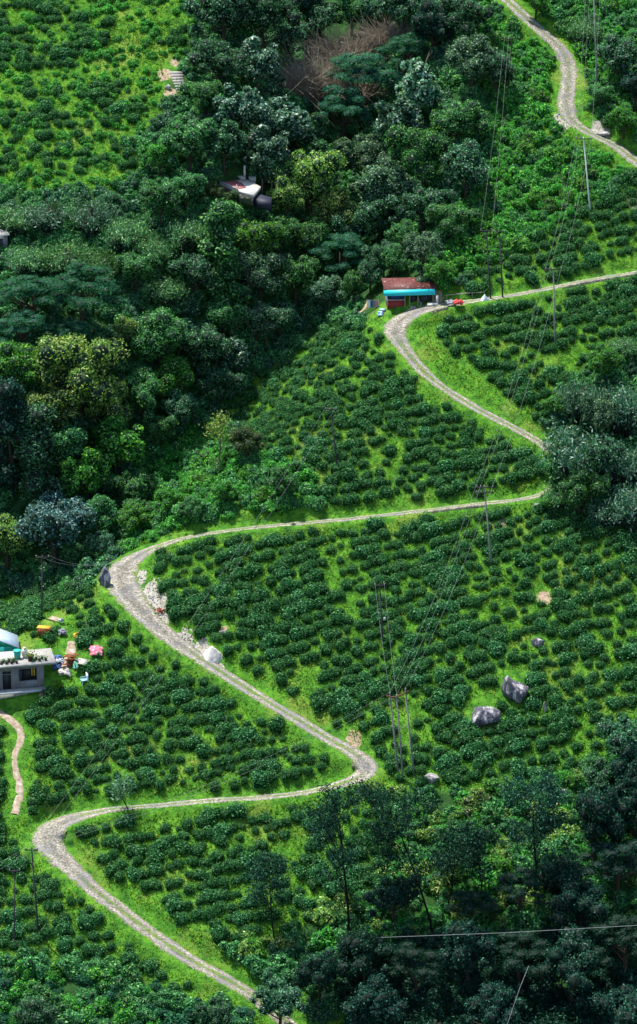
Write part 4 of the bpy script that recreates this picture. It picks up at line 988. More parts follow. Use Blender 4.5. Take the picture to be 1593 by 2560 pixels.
# ------------------------------------------------------------------ poles and wires
ARMS = {}
def pole(key, top, base, label, mat='pole', arms=(.25,), r=.12, armw=1.1, white_from=None):
    B = at(*base); T_ = on_y(top[0], top[1], B[1]); d = T_-B; root = empty('utility_pole', B)
    g = G().tube([-d*.08, d], [r, r*.62], 8); g.build('pole', M[mat], root)
    pins = []
    for a in arms:
        c = d*(1-a/np.linalg.norm(d)); ax = G().box(c+np.array([0, -.12, 0]), (armw*2, .1, .12)); arm = ax.build('crossarm', M['pole_dark'], root)
        for sx in (-1, -.45, 1) if armw > .8 else (-1, 1):
            q = c+np.array([sx*armw*.93, -.12, .06]); G().cone(q, [(.02, 0), (.07, .05), (.05, .12), (.065, .17), (.03, .25)], 8).build('insulator', M['insulator'], arm)
            pins.append(B+q+np.array([0, 0, .25]))
    if not arms: pins = [B+d, B+d-np.array([0, 0, .4])]
    ARMS[key] = pins[:3]; tag(root, label, 'utility pole', 'utility poles'); return root
pole('p1', (1484, -40), (1493, 212), 'tall grey pole in the top right corner, cut by the top edge', 'pole')
pole('p1b', (1468, -60), (1470, 110), 'short dark pole left of the tall one in the top right corner', 'pole_dark', r=.08)
pole('p2', (1459, 342), (1477, 537), 'pale steel pole below the bend of the topmost track', 'pole_white')
pole('p3', (1280, 92), (1270, 256), 'dark pole left of the topmost track, leaning slightly', 'pole_dark')
pole('p4', (1216, 572), (1227, 748), 'dark pole by the track right of the shed, left one of the close pair', 'pole_dark', armw=.8)
pole('p5', (1249, 574), (1257, 745), 'dark pole by the track right of the shed, right one of the close pair', 'pole_dark', armw=.8)
pole('p6s', (1050, 676), (1061, 748), 'short dark leaning pole in front of the shed roof', 'pole_dark', arms=(), r=.08)
pole('p6', (1384, 668), (1388, 858), 'grey pole standing in the tea below the upper right track', 'pole')
pole('p7', (827, 1018), (844, 1176), 'dark pole with a short arm on the left of the spur tea', 'pole_dark', armw=.7)
pole('p8', (1211, 1212), (1229, 1412), 'light grey pole with two crossarms in front of the long track', 'pole', arms=(.3, 1.0))
p9 = pole('p9', (949, 1458), (958, 1615), 'dark pole with a white plate in the middle of the large slope', 'pole_dark', armw=.6)
G().box((.13, -.14, 3.6), (.3, .04, .4)).build('plate', M['whiteplastic'], p9)
pole('p11', (79, 2119), (96, 2340), 'dark pole with a crossarm beside the lowest hairpin', 'pole_dark', armw=.7)
pole('p12', (37, 2172), (36, 2362), 'thin dark pole at the left edge, left of the one by the hairpin', 'pole_dark', r=.09, armw=.6)
pole('p13', (106, 1388), (104, 1546), 'dark pole above the flat roofed house at the left', 'pole_dark', armw=.8)
# three legged transformer structure
tops = [(975, 1738), (992, 1744), (1014, 1728)]; bases = [(996, 1932), (1008, 1946), (1035, 1936)]
Bs = [at(*b) for b in bases]; root = empty('transformer_structure', Bs[1]); tp = []
for b, tpx in zip(Bs, tops):
    tt_ = on_y(tpx[0], tpx[1], b[1]); o = b-Bs[1]; d = tt_-b; tp.append(tt_); G().tube([o-d*.06, o+d], [.12, .085], 8).build('pole', M['pole'], root)
def beam(a, b, r_, mat): G().tube([a-Bs[1], b-Bs[1]], [r_, r_], 4).build('crossbeam', M[mat], root)
beam(tp[0]+[-.4, 0, -.1], tp[1]+[.3, 0, -.1], .09, 'rust'); beam(tp[1]+[-.2, 0, .0], tp[2]+[.4, 0, .0], .1, 'rust'); beam(tp[0]+[-.2, 0, -.8], tp[2]+[.2, 0, -.8], .05, 'pole_dark')
for f in (.40, .62):
    q = [t_*(1-f)+b*f for t_, b in zip(tp, Bs)]; beam(q[0]+[-.3, 0, .1], q[1], .05, 'pole'); beam(q[1]+[0, 0, .1], q[2], .045, 'pole')
for t_ in tp: G().cone(t_-Bs[1], [(.03, 0), (.1, .1), (.06, .2), (.09, .3), (.03, .42)], 8).build('insulator', M['insulator'], root)
tag(root, 'three legged transformer frame of grey poles with rusty crossbeams', 'pole frame')
ARMS['p10'] = [t_+np.array([0, 0, .4]) for t_ in tp]
ARMS['off_tr'] = [p+np.array([3, 60, 34]) for p in ARMS['p1']]; ARMS['off_l'] = [p+np.array([-30, -14, -11]) for p in ARMS['p11']]; ARMS['bend'] = [at(290, 1425)+np.array([0, 0, 1.2+.3*i]) for i in range(2)]; ARMS['off_r'] = [np.array([62, 60+i, 44.]) for i in range(3)]
def spans(a, b, txt, sag=1.5, n=3):
    A = sorted(ARMS[a], key=lambda p: p[0]); B = sorted(ARMS[b], key=lambda p: p[0])
    for i in range(min(n, len(A), len(B))):
        s = np.linspace(0, 1, 25); P = A[i]+(B[i]-A[i])*s[:, None]; P[:, 2] -= sag*4*s*(1-s)
        tag(G().tube(P-P[0], .009, 4).build('power_wire', M['wire'], None, P[0]), f'thin power wire {txt}', 'wire', f'power wires {txt}')
spans('p2', 'p6', 'from the pale steel pole down to the grey pole in the tea'); spans('p6', 'p8', 'from grey pole in the tea to pole with two crossarms', 1.6)
spans('p8', 'p10', 'from pole with two crossarms to the transformer frame', 1.6); spans('p10', 'p11', 'from the transformer frame to the pole by the lowest hairpin', 1.8, 2)
spans('p7', 'p12', 'from the spur pole across the left slope to the left edge', 2.0, 2); spans('p13', 'bend', 'from the pole above the house to the stony bend', 1.0, 2)
spans('p3', 'p4', 'from the dark upper pole to the pair of poles by the shed', 1.5, 2); spans('p1', 'p2', 'from the top right pole down to the pale steel pole', 1.2)
spans('p11', 'off_l', 'leaving the lowest hairpin pole at the left edge', .6, 2); spans('p9', 'p10', 'from the plated pole to the transformer frame', .8, 2); spans('p1', 'off_tr', 'leaving the top right corner upwards', 1, 2)
def cable(px, r_, mat, label, name='cable'):
    P = np.array([on_y(u_, v_, y_) for u_, v_, y_ in px]); s = np.linspace(0, 1, len(P)); q = np.linspace(0, 1, 40); Q = np.stack([np.interp(q, s, P[:, k]) for k in range(3)], 1)
    tag(G().tube(Q-Q[0], r_, 5).build(name, M[mat], None, Q[0]), label, 'cable')
cable([(952, 2344, -114), (1270, 2332, -116), (1660, 2310, -118)], .018, 'wire', 'thick grey cable crossing the dark foreground trees at the lower right')
cable([(1322, 2415, -105), (1300, 2470, -107), (1262, 2580, -110)], .016, 'wire', 'thin slanting wire in the dark foreground, below the thick cable')

# ------------------------------------------------------------------ rocks, piles, cloths
def rock(u, v, wpx, hpx, mat, label, seed, peak=0.0, cat='boulder', name='boulder', group=None, dep=.8, sub=ICO3):
    r = np.random.default_rng(seed); P0 = at(u, v); sc = scale_at(P0); W_, Hh = wpx*sc, hpx*sc/.94
    vv, f = sub; nrm = unit(r.normal(size=(13, 3))); off = r.uniform(.58, .98, 13)
    dots = np.maximum(vv@nrm.T, 1e-3); rad = np.minimum((off/dots).min(1), 1.15); p = vv*rad[:, None]; p = p*(1+.03*r.normal(size=(len(vv), 1))); p /= np.array([np.ptp(p[:, 0])/2, np.ptp(p[:, 1])/2, np.ptp(p[:, 2])/2])
    if peak: k = np.clip(p[:, 2], 0, 1); p[:, 0] = p[:, 0]*(1-peak*k)-.28*k; p[:, 1] *= (1-peak*.6*k); p[:, 2] = np.where(p[:, 2] > 0, p[:, 2]*1.0, p[:, 2])
    p = p*np.array([W_/2, W_/2*dep, Hh*.62]); p[:, 2] += Hh*.28
    return tag(link(name, raw_mesh(name, p, None, f, [M[mat]]), None, P0), label, cat, group)
rock(1284, 1742, 78, 62, 'rock', 'pointed dark grey boulder with white streaks, taller of the two', 11, .72)
rock(1210, 1800, 76, 46, 'rock', 'rounded low grey boulder left of the pointed one', 14, 0)
rock(1345, 1612, 34, 20, 'rock', 'small grey rock among tea bushes up right of the boulders', 15, 0, 'rock', 'rock')
rock(1363, 1775, 12, 26, 'rock_pale', 'narrow upright white stone right of the boulders', 16, .3, 'rock', 'rock')
rock(1078, 1952, 40, 22, 'rock_pale', 'pale rock below right of the transformer frame', 17, 0, 'rock', 'rock')
rock(560, 1583, 22, 10, 'rock_pale', 'small white stone in the grass above the sand heap', 18, 0, 'rock', 'rock', dep=.6)
rock(1405, 1990, 24, 18, 'rock_pale', 'small pale rock among the shaded bushes at the right', 19, 0, 'rock', 'rock')
rock(1340, 1268, 20, 12, 'rock_pale', 'small pale stone at the inner end of the long track', 20, 0, 'rock', 'rock')
rock(1508, 338, 48, 10, 'rock_pale', 'flat white slab lying beside the topmost track', 21, 0, 'rock', 'rock', dep=.5)
rock(640, 2192, 14, 18, 'rock_pale', 'small white stone in the lower hairpin tea', 22, .3, 'rock', 'rock')
rock(420, 222, 18, 12, 'rock_pale', 'pale stone at the lower left of the concrete steps', 23, 0, 'rock', 'rock')
rock(262, 1462, 34, 48, 'rock', 'dark masonry like block holding up the stony bend', 24, 0, 'rock', 'rock', dep=.8)
gi = 0
for (u_, v_, n_, sp, mt) in [(378, 1492, 60, 34, 'rock_pale'), (350, 1450, 30, 20, 'rock_pale'), (470, 1605, 46, 26, 'rock_pale'), (440, 285, 14, 16, 'rock_pale'), (600, 505, 24, 26, 'bark'), (300, 1470, 14, 20, 'rock_pale'), (1400, 290, 18, 30, 'rock_pale'), (1050, 765, 22, 22, 'rock_pale'), (535, 1672, 16, 20, 'rock_pale')]:
    g = G(); C0 = at(u_, v_)
    for k in range(n_):
        Pk = at(u_+rng.normal()*sp*.5, v_+rng.normal()*sp*.5); s_ = rng.uniform(.04, .14); vv, f = ICO1
        g.add(Pk-C0+vv*s_*rng.uniform(.6, 1.3, 3)*(1+.15*rng.normal(size=(len(vv), 1)))+[0, 0, s_*.2], None, f)
    txt = ['at the inside of the stony bend', 'on the upper part of the stony bend', 'on the track edge above the sand heap', 'below the concrete steps', 'dull rubble under the pink floored terrace', 'at the outer edge of the stony bend', 'on the topmost track bend', 'on the bend below the shed', 'round the foot of the sand heap'][gi]; gi += 1
    tag(g.build('rubble', M[mt], None, C0), f'loose scattered stones {txt}', 'stones', None, 'stuff')
def heap(u, v, wpx, hpx, mat, label, name, cat, seed=0):
    r = np.random.default_rng(seed); P0 = at(u, v); sc = scale_at(P0); W_, Hh = wpx*sc/2, hpx*sc; vv, f = ICO3; p = vv.copy()
    q = np.hypot(p[:, 0], p[:, 1]); a = np.arctan2(p[:, 1], p[:, 0]); p[:, :2] *= (1+.12*np.sin(3*a+1)+.08*np.sin(5*a))[:, None]
    p[:, 2] = np.where(p[:, 2] > 0, (1-q)**.8*1.0+.0, -.3); p = p*np.array([W_, W_*.8, Hh])+r.normal(size=p.shape)*.02; p[:, 2] += .3*p[:, 1]
    return tag(link(name, raw_mesh(name, p, None, f, [M[mat]], None, True), None, P0), label, cat)
heap(530, 1646, 52, 34, 'sand', 'heap of pale whitish sand beside the stony track', 'sand_heap', 'heap')
heap(1212, 752, 20, 17, 'whitecloth', 'small white covered mound by the track right of the shed', 'covered_mound', 'mound', 2)
g = G(); C0 = at(400, 1530)
for k in range(46): g.box(np.array([rng.normal()*.42, rng.normal()*.42, .05+rng.random()*.4]), (.23, .11, .08), rng.uniform(0, 3), rng.uniform(-.5, .5))
tag(g.build('brick_pile', M['brick'], None, C0), 'small pile of red bricks inside the stony bend', 'bricks')
def cloth(u, v, wpx, hpx, mat, label, name='cloth', cat='cloth', seed=0, lift=.62, n=12, crump=.07):
    r = np.random.default_rng(seed+900); P0 = at(u, v+hpx*.5+lift*12); sc = scale_at(P0); W_ = wpx*sc; Dp = hpx*sc*1.25
    a = np.linspace(-.5, .5, n); A, B = np.meshgrid(a, a); k = 1-.3*fbm(A+seed, B, .3, seed)*(np.hypot(A, B)*1.6)
    X = A*W_*k+.08*r.normal(size=A.shape); Y = B*Dp*k+.06*r.normal(size=A.shape); Z = lift+Y*.5+crump*(fbm(A*3+seed, B*3, .7, seed+3)-.5)*6*.5+.03*r.normal(size=A.shape)-.5*np.maximum(np.hypot(A, B)-.38, 0)*2
    V_ = np.stack([X, Y, Z], 2).reshape(-1, 3); V2 = V_-np.array([0, 0, .035]); i = (np.arange(n-1)[None, :]+np.arange(n-1)[:, None]*n).ravel(); q = np.stack([i, i+1, i+n+1, i+n], 1)
    e = [(j, j+1) for j in range(n-1)]+[((j+1)*n-1, (j+2)*n-1) for j in range(n-1)]+[(n*n-1-j, n*n-2-j) for j in range(n-1)]+[((n-1-j)*n, (n-2-j)*n) for j in range(n-1)]
    q3 = np.array([(a_, a_+n*n, b_+n*n, b_) for a_, b_ in e]); q2 = q[:, ::-1]+n*n
    return tag(link(name, raw_mesh(name, np.concatenate([V_, V2]), np.concatenate([q, q2, q3]), None, [M[mat]], None, False), None, P0), label, cat)
cloth(240, 1615, 38, 24, 'pinkcloth', 'crumpled pink cloth spread over tea bushes', seed=1)
cloth(194, 1582, 24, 15, 'yellowcloth', 'yellow cloth spread on bushes above the pink one', seed=2)
cloth(156, 1574, 22, 13, 'greycloth', 'grey cloth on bushes left of the yellow one', seed=3)
cloth(204, 1595, 15, 12, 'whitecloth', 'small white cloth just below the yellow one', seed=4)
cloth(153, 1549, 11, 5, 'whitecloth', 'tiny white cloth beside the upper bit of path', seed=5)
cloth(143, 1640, 32, 18, 'bluecloth', 'dark blue tarpaulin right behind the house roof', 'tarpaulin', 'tarpaulin', 6)
cloth(143, 1660, 26, 13, 'bluecloth', 'blue tarpaulin low beside the house roof corner', 'tarpaulin', 'tarpaulin', 7, .5)
cloth(150, 1654, 22, 6, 'whitecloth', 'whitish sheet over the low blue tarpaulin', seed=8, lift=1.1)
cloth(190, 1652, 14, 24, 'greencloth', 'green cloth hanging on the plank pile', seed=9, lift=1.0)
cloth(162, 1672, 34, 14, 'sheet', 'pale sheet lying on the yard path', 'metal_sheet', 'sheet', 10, .3)
cloth(1128, 751, 26, 12, 'greycloth', 'grey white cloth beside the red sheet near the shed', seed=12, lift=.7)
cloth(1146, 752, 26, 11, 'redplastic', 'bright red sheet over a bush beside the track near the shed', 'plastic_sheet', 'sheet', 13, .8)
cloth(952, 779, 18, 10, 'lightblue', 'light blue cloth on the ground left of the shed', seed=14, lift=.4)
# orange brown chest
B = at(111, 1588); root = empty('wooden_crate', B, -.25); sc = scale_at(B)
G().box((0, 0, .55), (1.5, .8, .9)).build('box', M['orange'], root)
l_ = G()
for k in range(5): l_.box((-.6+k*.3, -.415, .55), (.05, .03, .88))
l_.box((0, -.42, .98), (1.5, .03, .07)); l_.build('slat', M['rust'], root); G().box((-.05, 0, 1.04), (1.6, .9, .06)).build('lid', M['yellowcloth'], root)
tag(root, 'orange brown wooden crate with a yellowish lid at the end of the upper path', 'crate')
# plank pile
B = at(180, 1660); g = G()
for k in range(26): g.box((rng.normal()*.3, rng.normal()*.25, .1+k*.045), (rng.uniform(.8, 1.5), .16, .06), rng.uniform(-.8, .8), rng.uniform(-.3, .3))
tag(g.build('plank_pile', M['orange'], None, B), 'heap of brown planks on the yard path', 'planks')
B = at(205, 1672); g = G().box((0, 0, .95), (1.6, 1.2, .05), -.5, .15)
root = empty('lean_to', B); g.build('roof', M['sheet'], root)
for sx, sy in ((-.6, -.3), (.5, -.5), (-.5, .5), (.6, .3)): G().tube([(sx, sy, -.3), (sx, sy, .93)], .04, 6).build('post', M['wood'], root)
tag(root, 'low lean to of dull sheet metal right of the plank heap', 'shelter')
# blue white plastic chair
B = at(211, 1708); root = empty('plastic_chair', B, .4)
G().box((0, 0, .45), (.8, .75, .07)).build('seat', M['lightblue'], root); G().box((.36, 0, .85), (.07, .7, .8)).build('backrest', M['whitecloth'], root)
for sx in (-.34, .34):
    for sy in (-.3, .3): G().tube([(sx, sy, -.1), (sx*.95, sy*.95, .43)], .035, 6).build('leg', M['lightblue'], root)
for sy in (-.36, .36): G().box((0, sy, .68), (.7, .06, .05)).build('armrest', M['lightblue'], root)
tag(root, 'light blue and white plastic chair among the bushes below the lean to', 'chair')

# ------------------------------------------------------------------ house at the lower left
def frame_at(P0, yaw): return empty
YAW = R_(12); O = at(111, 1716); root = empty('flat_roofed_house', O, YAW)
WL = 9.5; WH = 3.15; DP = 3.0
def hx(px): return (px-111)/ (math.cos(YAW)) * scale_at(O)
g = G()
dx0, dx1 = hx(10), hx(30); wx0, wx1 = hx(55), hx(93); lx1 = hx(1)
z0, z1 = .95, 2.45
g.box(((wx1+0)/2, .1, WH/2), (-wx1, .2, WH)); g.box(((wx0+wx1)/2, .1, z0/2), (wx1-wx0, .2, z0)); g.box(((wx0+wx1)/2, .1, (z1+WH)/2), (wx1-wx0, .2, WH-z1))
g.box(((dx1+wx0)/2, .1, WH/2), (wx0-dx1, .2, WH)); g.box(((dx0+dx1)/2, .1, (2.3+WH)/2), (dx1-dx0, .2, WH-2.3)); g.box(((lx1+dx0)/2, .1, WH/2), (dx0-lx1, .2, WH))
g.box(((lx1-1.4)*.5+lx1*.5-.0, .1, z0/2), (1.4, .2, z0)); g.box((lx1-.7, .1, (z1+WH)/2), (1.4, .2, WH-z1)); g.box((lx1-1.4-1.4, .1, WH/2), (2.8, .2, WH))
g.box((-.1, DP/2+.1, WH/2), (.2, DP-.2, WH)); g.box((lx1-4.1, DP/2+.1, WH/2), (.2, DP-.2, WH)); g.box(((lx1-4.2)/2, DP-.1, WH/2), (4.0-lx1, .2, WH-.002))
g.build('wall', M['wall_grey'], root)
G().box(((lx1-4.2)/2+.55, DP/2-.2, WH+.13), (5.4-lx1+.4, DP+1.5, .26)).build('roof', M['roofslab'], root)
f = G().box(((lx1-4.2)/2, -.2, -.12), (4.4-lx1, 1.4, .24)).box(((lx1-4.2)/2, -.1, -1.1), (4.2-lx1, 1.0, 1.7)); f.build('plinth', M['concrete'], root)
G().box(((lx1-4.2)/2-.3, -.93, -.13), (4.0-lx1, .06, .2)).build('plinth_edge', M['whitecloth'], root)
win = G().box(((wx0+wx1)/2, .1, z0+.03), (wx1-wx0, .24, .06)).box(((wx0+wx1)/2, .1, z1-.03), (wx1-wx0, .24, .06)).box((wx0+.04, .1, (z0+z1)/2), (.08, .24, z1-z0-.12)).box((wx1-.04, .1, (z0+z1)/2), (.08, .24, z1-z0-.12)).box((wx0+.5, .06, (z0+z1)/2), (.06, .1, z1-z0-.12)).box((wx1-.5, .06, (z0+z1)/2), (.06, .1, z1-z0-.12)).build('window', M['frame'], root)
G().box(((wx0+wx1)/2, .15, (z0+z1)/2), (wx1-wx0-.16, .03, z1-z0-.12)).build('pane', M['darkwood'], win)
G().box((wx0-.05, -.05, (z0+z1)/2), (.34, .04, z1-z0)).build('shutter', M['frame'], win)
cu = G()
for k in (0, 1): cu.box((wx1-.28-.28*k, -.02, z1-.45+.05*k), (.13, .05, 1.0))
cu.build('curtain', M['yellowcloth'], win)
w2_ = G().box((lx1-.7, .1, (z0+z1)/2), (1.4, .14, z1-z0)).build('window', M['frame'], root)
do = G().box(((dx0+dx1)/2, .14, 1.15), (dx1-dx0, .08, 2.3)).build('door', M['darkwood'], root); G().box(((dx0+dx1)/2, .06, 1.9), (dx1-dx0, .06, .07)).build('rail', M['wall_grey'], do)
tag(root, 'grey house with a flat whitish roof slab at the lower left edge', 'house')
RZ = WH+.26
def roof_pt(px, y): 
    a = Matrix.Rotation(YAW, 3, 'Z')@Vector((hx(px), y, RZ)); return np.array(a)+O
def lathe_thing(name, P0, prof, mat, label, cat, extra=None, group=None):
    root = empty(name, P0); G().cone((0, 0, 0), prof, 18).build('body', M[mat], root, sm=False)
    if extra: extra(root)
    return tag(root, label, cat, group)
lathe_thing('plastic_drum', roof_pt(50, 1.2), [(.36, 0), (.42, .5), (.45, .95)], 'teal', 'teal plastic drum standing on the flat house roof', 'drum', lambda r_: (G().cone((0, 0, .95), [(.48, 0), (.48, .08), (.40, .10)], 18).build('rim', M['teal'], r_)))
lathe_thing('water_jar', roof_pt(68, 1.3), [(.22, 0), (.34, .3), (.38, .65), (.33, 1.0), (.18, 1.15)], 'whiteplastic', 'rounded white water jar beside the teal drum on the roof', 'jar', lambda r_: (G().cone((0, 0, 1.15), [(.2, 0), (.2, .12), (.06, .16)], 14).build('lid', M['whiteplastic'], r_)))
def pot(px, y, s, label, leafy='broad', group=None):
    root = empty('flower_pot', roof_pt(px, y), rng.uniform(0, 6), s); G().cone((0, 0, 0), [(.13, 0), (.18, .25), (.2, .28)], 10).build('pot', M['potdark'], root)
    n = 60; P = rng.normal(size=(n, 3))*.15+[0, 0, .42]; lv, lq = leaf_quads(P, unit(rng.normal(size=(n, 3))), .14, .07, rng); link('plant', raw_mesh('plant', lv, lq, None, [M[leafy]]), root)
    tag(root, label, 'flower pot', group)
for k in range(13): pot(-6+k*4.2, -.35+(k % 3)*.35, rng.uniform(.8, 1.1), 'small dark flower pot in the crowded row on the left of the flat roof', 'dark', 'flower pots crowded on the left of the roof')
for k in range(5): pot(86+k*7.5, -.2+(k % 2)*.5, rng.uniform(.9, 1.2), 'dark flower pot spaced along the right part of the flat roof', 'broad', 'flower pots spaced on the right of the roof')
pot(80, .2, 2.4, 'big pot with a yellowish plant right of the white jar on the roof', 'yellow')
# gabled outbuilding
O2 = O+np.array([-5.2, 3.4, 1.2]); root = empty('gabled_outbuilding', O2, R_(8))
w_, h_, rise = 6.0, 2.5, 1.4; x1 = 1.6; x0 = x1-w_; D_ = 3.2
G().prism([(x0, 0), (x1, 0), (x1, D_), (x0, D_)], -1.5, h_).build('wall', M['teal'], root)
V_ = np.array([[x0, 0, h_+.01], [x1, 0, h_+.01], [(x0+x1)/2, 0, h_+rise], [x0, D_, h_+.01], [x1, D_, h_+.01], [(x0+x1)/2, D_, h_+rise]]); G().add(V_, [[0, 3, 4, 1]], [[0, 1, 2], [3, 5, 4]]).build('gable', M['teal'], root)
g = G(); xm = (x0+x1)/2; L_ = math.hypot(w_/2+.4, rise*(w_/2+.4)/(w_/2)); an = math.atan2(rise, w_/2)
for sgn in (-1, 1):
    e = np.array([xm+sgn*(w_/2+.4), 0, h_-.4*math.tan(an)]); r0_ = np.array([xm, 0, h_+rise])
    q = np.array([e+[0, -.4, .05], r0_+[0, -.4, .05], r0_+[0, D_+.4, .05], e+[0, D_+.4, .05]]); q2 = q+[0, 0, .09]
    g.add(np.concatenate([q, q2]), [[0, 1, 2, 3], [7, 6, 5, 4], [0, 4, 5, 1], [1, 5, 6, 2], [2, 6, 7, 3], [3, 7, 4, 0]])
g.build('roof', M['bluemetal'], root)
tag(root, 'teal walled outbuilding with a bluish metal gable roof behind the flat roof', 'outbuilding')

# ------------------------------------------------------------------ shed by the track bend
O3 = at(968, 773)+np.array([0, .3, .35]); sc = scale_at(O3); root = empty('roadside_shed', O3, R_(5)); Wd = 122*sc
zE = 30*sc/.94; zR = zE+1.05; y0 = -.3; y1 = 2.6
def sheet(a, b, c, d, th, name, mat, par):
    q = np.array([a, b, c, d], float); nn = unit(np.cross(q[1]-q[0], q[3]-q[0])); q2 = q+nn*th
    return G().add(np.concatenate([q, q2]), [[3, 2, 1, 0], [4, 5, 6, 7], [0, 1, 5, 4], [1, 2, 6, 5], [2, 3, 7, 6], [3, 0, 4, 7]]).build(name, M[mat], par)
rf = sheet((-.5, y0-.5, zE+.75), (Wd+.1, y0-.5, zE+.75), (Wd+.1, y1, zE+1.4), (-.5, y1, zE+1.4), .05, 'roof', 'roofrust', root)
rib = G()
for k in range(17): x = -.4+k*(Wd+.4)/16; rib.tube([(x, y0-.5, zE+.81), (x, y1, zE+1.46)], .025, 4)
rib.build('ridges', M['roofrust'], rf)
sheet((-.55, y0-.75, zE+.0), (Wd-.2, y0-.75, zE+.0), (Wd-.2, y0-.45, zE+.76), (-.55, y0-.45, zE+.76), .04, 'awning', 'turq', root)
G().box((Wd/2, y1-.1, (zE+1.4)/2-.8), (Wd, .15, zE+1.4+1.6)).box((.05, (y1+y0)/2, zE/2-.3), (.12, y1-y0-.3, zE+1.3)).box((Wd-.1, (y1+y0)/2, zE/2-.1), (.12, y1-y0-.3, zE+.9)).build('wall', M['wall_grey'], root)
G().box((1.15, y0, .15), (2.3, .08, 1.5)).build('counter_panel', M['red'], root); G().box((1.15, y0-.05, .95), (2.4, .35, .07)).build('counter', M['sheet'], root)
for x in (.0, 2.35, 3.0, 4.1, Wd-.4): G().box((x, y0-.1, zE/2-.3), (.1, .1, zE+.6)).build('post', M['wood'], root)
G().box((3.55, y0+.25, zE/2), (.9, .06, zE)).build('door', M['darkwood'], root); G().box((1.2, y0+.4, zE*.75), (2.1, .05, .9)).build('shelf', M['bluecloth'], root); G().box((5.2, y0+.1, zE/2), (1.6, .07, zE)).build('side_panel', M['darkwood'], root)
tag(root, 'shed with a rusty red tin roof and a turquoise awning at the track bend', 'shed')
# laundry beside the shed
P0 = at(918, 783); root = empty('clothes_rack', P0); s_ = scale_at(P0)
for x in (0, 1.5): G().tube([(x, 0, -.2), (x, 0, 1.9)], .05, 6).build('post', M['wood'], root)
G().tube([(0, 0, 1.85), (1.5, 0, 1.8)], .02, 4).build('line', M['wire'], root)
tag(root, 'washing line on two posts left of the shed', 'washing line')
for k, (mt, tx) in enumerate([('whitecloth', 'white'), ('bluecloth', 'dark blue'), ('greycloth', 'grey'), ('pinkcloth', 'pink')]):
    g = G(); A, B_ = np.meshgrid(np.linspace(0, .34, 5), np.linspace(0, -1.0, 7)); Z = 1.82+B_; Yv = .05*np.sin(A*22+B_*3+k)
    for off in (0, .03): pass
    V_ = np.stack([A, Yv, Z], 2).reshape(-1, 3); V2 = V_+[0, .03, 0]; i = (np.arange(4)[None, :]+np.arange(6)[:, None]*5).ravel(); q = np.stack([i, i+1, i+6, i+5], 1); g.add(np.concatenate([V_, V2]), np.concatenate([q, q[:, ::-1]+35]))
    tag(g.build('garment', M[mt], None, P0+np.array([.08+k*.35, -.03, 0])), f'{tx} garment hanging on the washing line left of the shed', 'garment')
lathe_thing('plastic_basin', at(951, 778)+np.array([.3, -.3, 0]), [(.3, 0), (.42, .35), (.45, .38)], 'lightblue', 'blue plastic basin on the ground left of the shed', 'basin')
# concrete marker and rail by the track
P0 = at(1091, 762); root = empty('concrete_post', P0); G().box((.15, .3, .55), (.32, .3, 1.4)).build('post', M['concrete_white'], root); G().box((-.5, 0, .1), (1.4, 1.0, .3)).build('slab', M['concrete_white'], root)
tag(root, 'white concrete post with a slab right of the shed', 'post')
Pa, Pb = at(1115, 748), at(1212, 740); root = empty('wooden_rail', Pa); d = Pb-Pa
G().tube([[0, 0, .55], d*.5+np.array([0, 0, .62]), d+np.array([0, 0, .55])], .06, 6).build('rail', M['wood'], root)
for f in (.02, .35, .68, .98): q = d*f; G().tube([q+[0, 0, -.3], q+[0, 0, .6]], .05, 6).build('post', M['wood'], root)
tag(root, 'long pale wooden rail beside the track right of the shed', 'railing')
# small white roof at the left edge
P0 = at(5, 628)+np.array([-.5, 0, 0]); root = empty('hut', P0, .2); G().box((0, 1, 1.0), (2.6, 2, 2.4)).build('wall', M['wall_grey'], root)
sheet((-1.6, -.2, 2.2), (1.6, -.2, 2.2), (1.6, 2.2, 2.75), (-1.6, 2.2, 2.75), .06, 'roof', 'concrete_white', root); G().box((.3, -.01, .9), (.7, .04, 1.7)).build('door', M['darkwood'], root)
tag(root, 'tiny hut with a whitish roof in the bamboo at the left edge', 'hut')

# ------------------------------------------------------------------ concrete steps on the upper left slope
Pb = at(457, 236); s_ = scale_at(Pb); root = empty('concrete_steps', Pb)
for k in range(9):
    x = -(k*2.6)*s_+(1.5*s_ if k > 6 else 0); wd = (22+k*1.3)*s_; G().box((x, k*.5+.35, k*.285-.25), (wd, .62, .62-.0), rng.normal()*.03).build('step', M['concrete'], root)
tag(root, 'flight of nine weathered concrete steps on the upper left tea slope', 'steps')

# ------------------------------------------------------------------ terrace in the woods
zt = at(590, 478)[2]+1.2; Ct = on_z(590, 462, zt); root = empty('paved_terrace', Ct)
def tp_(pts): return [(on_z(a, b, zt)-Ct)[:2] for a, b in pts]
G().prism(tp_([(547, 455), (594, 474), (634, 487), (652, 466), (612, 446), (570, 432)]), -.45, 0).build('floor', M['concrete_white'], root)
G().prism(tp_([(552, 454), (598, 473), (616, 470), (606, 458), (568, 443)]), .004, .03).build('red_floor', M['pinkfloor'], root)
G().prism(tp_([(549, 456), (594, 475), (595, 473.5), (551, 454.5)]), .0, .18).build('kerb', M['concrete'], root)
G().prism(tp_([(549, 457), (594, 476), (633, 487), (633, 484), (594, 473), (552, 455)]), -1.6, -.46).build('retaining_wall', M['stonewall'], root)
for k in range(4): 
    a = 452-k*4; G().prism(tp_([(547+k*1.5, a), (566+k*.5, a), (566+k*.5, a-2.4), (547+k*1.5, a-2.4)]), 0.03+.13*k, .16+.13*k).build('step', M['brick'], root)
G().box(np.append(tp_([(612, 446)])[0], .9), (.28, .28, 1.9)).build('column', M['concrete_white'], root)
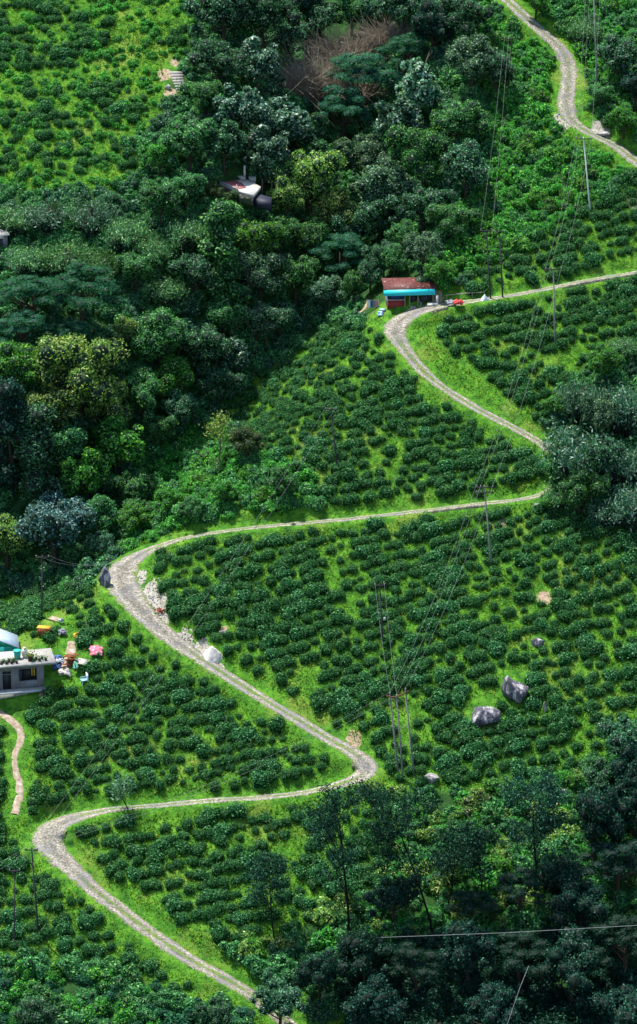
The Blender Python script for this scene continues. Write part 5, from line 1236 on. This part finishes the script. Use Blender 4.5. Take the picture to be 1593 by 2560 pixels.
G().prism(tp_([(590, 447), (614, 452), (614, 446), (592, 441)]), .03, .45).build('low_wall', M['concrete'], root)
G().prism(tp_([(622, 450), (640, 452), (640, 446), (622, 445)]), -.4, .4).build('tank', M['concrete'], root)
G().prism(tp_([(634, 484), (676, 494), (680, 480), (634, 468)]), -1.9, -.75).build('lower_platform', M['frame'], root)  # tree shade on the platform is put into its dark bluish colour
for a, b in ((656, 470), (680, 475), (697, 466)): q = np.append(tp_([(a, b)])[0], 0); G().tube([q+[0, 0, -1.5], q+[0, 0, 1.3]], .04, 6).build('post', M['pole_dark'], root)
q = np.append(tp_([(592, 474)])[0], 0); G().tube([q, q+[0, 0, .75]], .05, 6).tube([q+[0, 0, .7], q+[.5, -.1, 0]], .04, 5).build('bracket', M['concrete_white'], root)
tag(root, 'whitish paved terrace with a pink red floor among dark trees', 'terrace')

# ------------------------------------------------------------------ retaining walls along the track
def road_wall(u0, u1, vref, label, side=-1, hgt=1.5, mat='stonewall'):
    u_, v_, _ = proj(ROAD[:, :3]); idx = np.where((u_ > u0) & (u_ < u1) & (np.abs(v_-vref) < 45))[0]; Q = ROAD[idx]
    T_ = np.gradient(Q[:, :2], axis=0); T_ = unit(T_); Nn = np.stack([-T_[:, 1], T_[:, 0]], 1); Nn = np.where((Nn[:, 1] > 0)[:, None], -Nn, Nn)  # towards the valley
    a = Q[:, :2]+Nn*(Q[:, 3]/2+.15)[:, None]; b = a+Nn*.35; n = len(Q); zt_ = Q[:, 2]+.06+.05*rng.normal(size=n); zb = Q[:, 2]-hgt
    V_ = np.concatenate([np.c_[a, zt_], np.c_[b, zt_], np.c_[b+Nn*.1, zb], np.c_[a, zb]]); O_ = np.append(a[n//2], zb[n//2]); i = np.arange(n-1)
    q = np.concatenate([np.stack([i+k*n, i+1+k*n, i+1+((k+1) % 4)*n, i+((k+1) % 4)*n], 1) for k in range(4)]); q = np.concatenate([q, [[0, n, 2*n, 3*n], [4*n-1, 3*n-1, 2*n-1, n-1]]])
    return tag(link('retaining_wall', raw_mesh('retaining_wall', V_-O_, q, None, [M[mat]]), None, O_), label, 'retaining wall')
road_wall(1070, 1215, 1265, 'dark stone retaining wall under the long track, at the pole with two crossarms', hgt=1.5)
road_wall(1395, 1640, 700, 'dark stone retaining wall under the upper right track', hgt=1.2)
road_wall(1065, 1120, 768, 'short dark retaining wall under the track just below the shed', hgt=1.4)
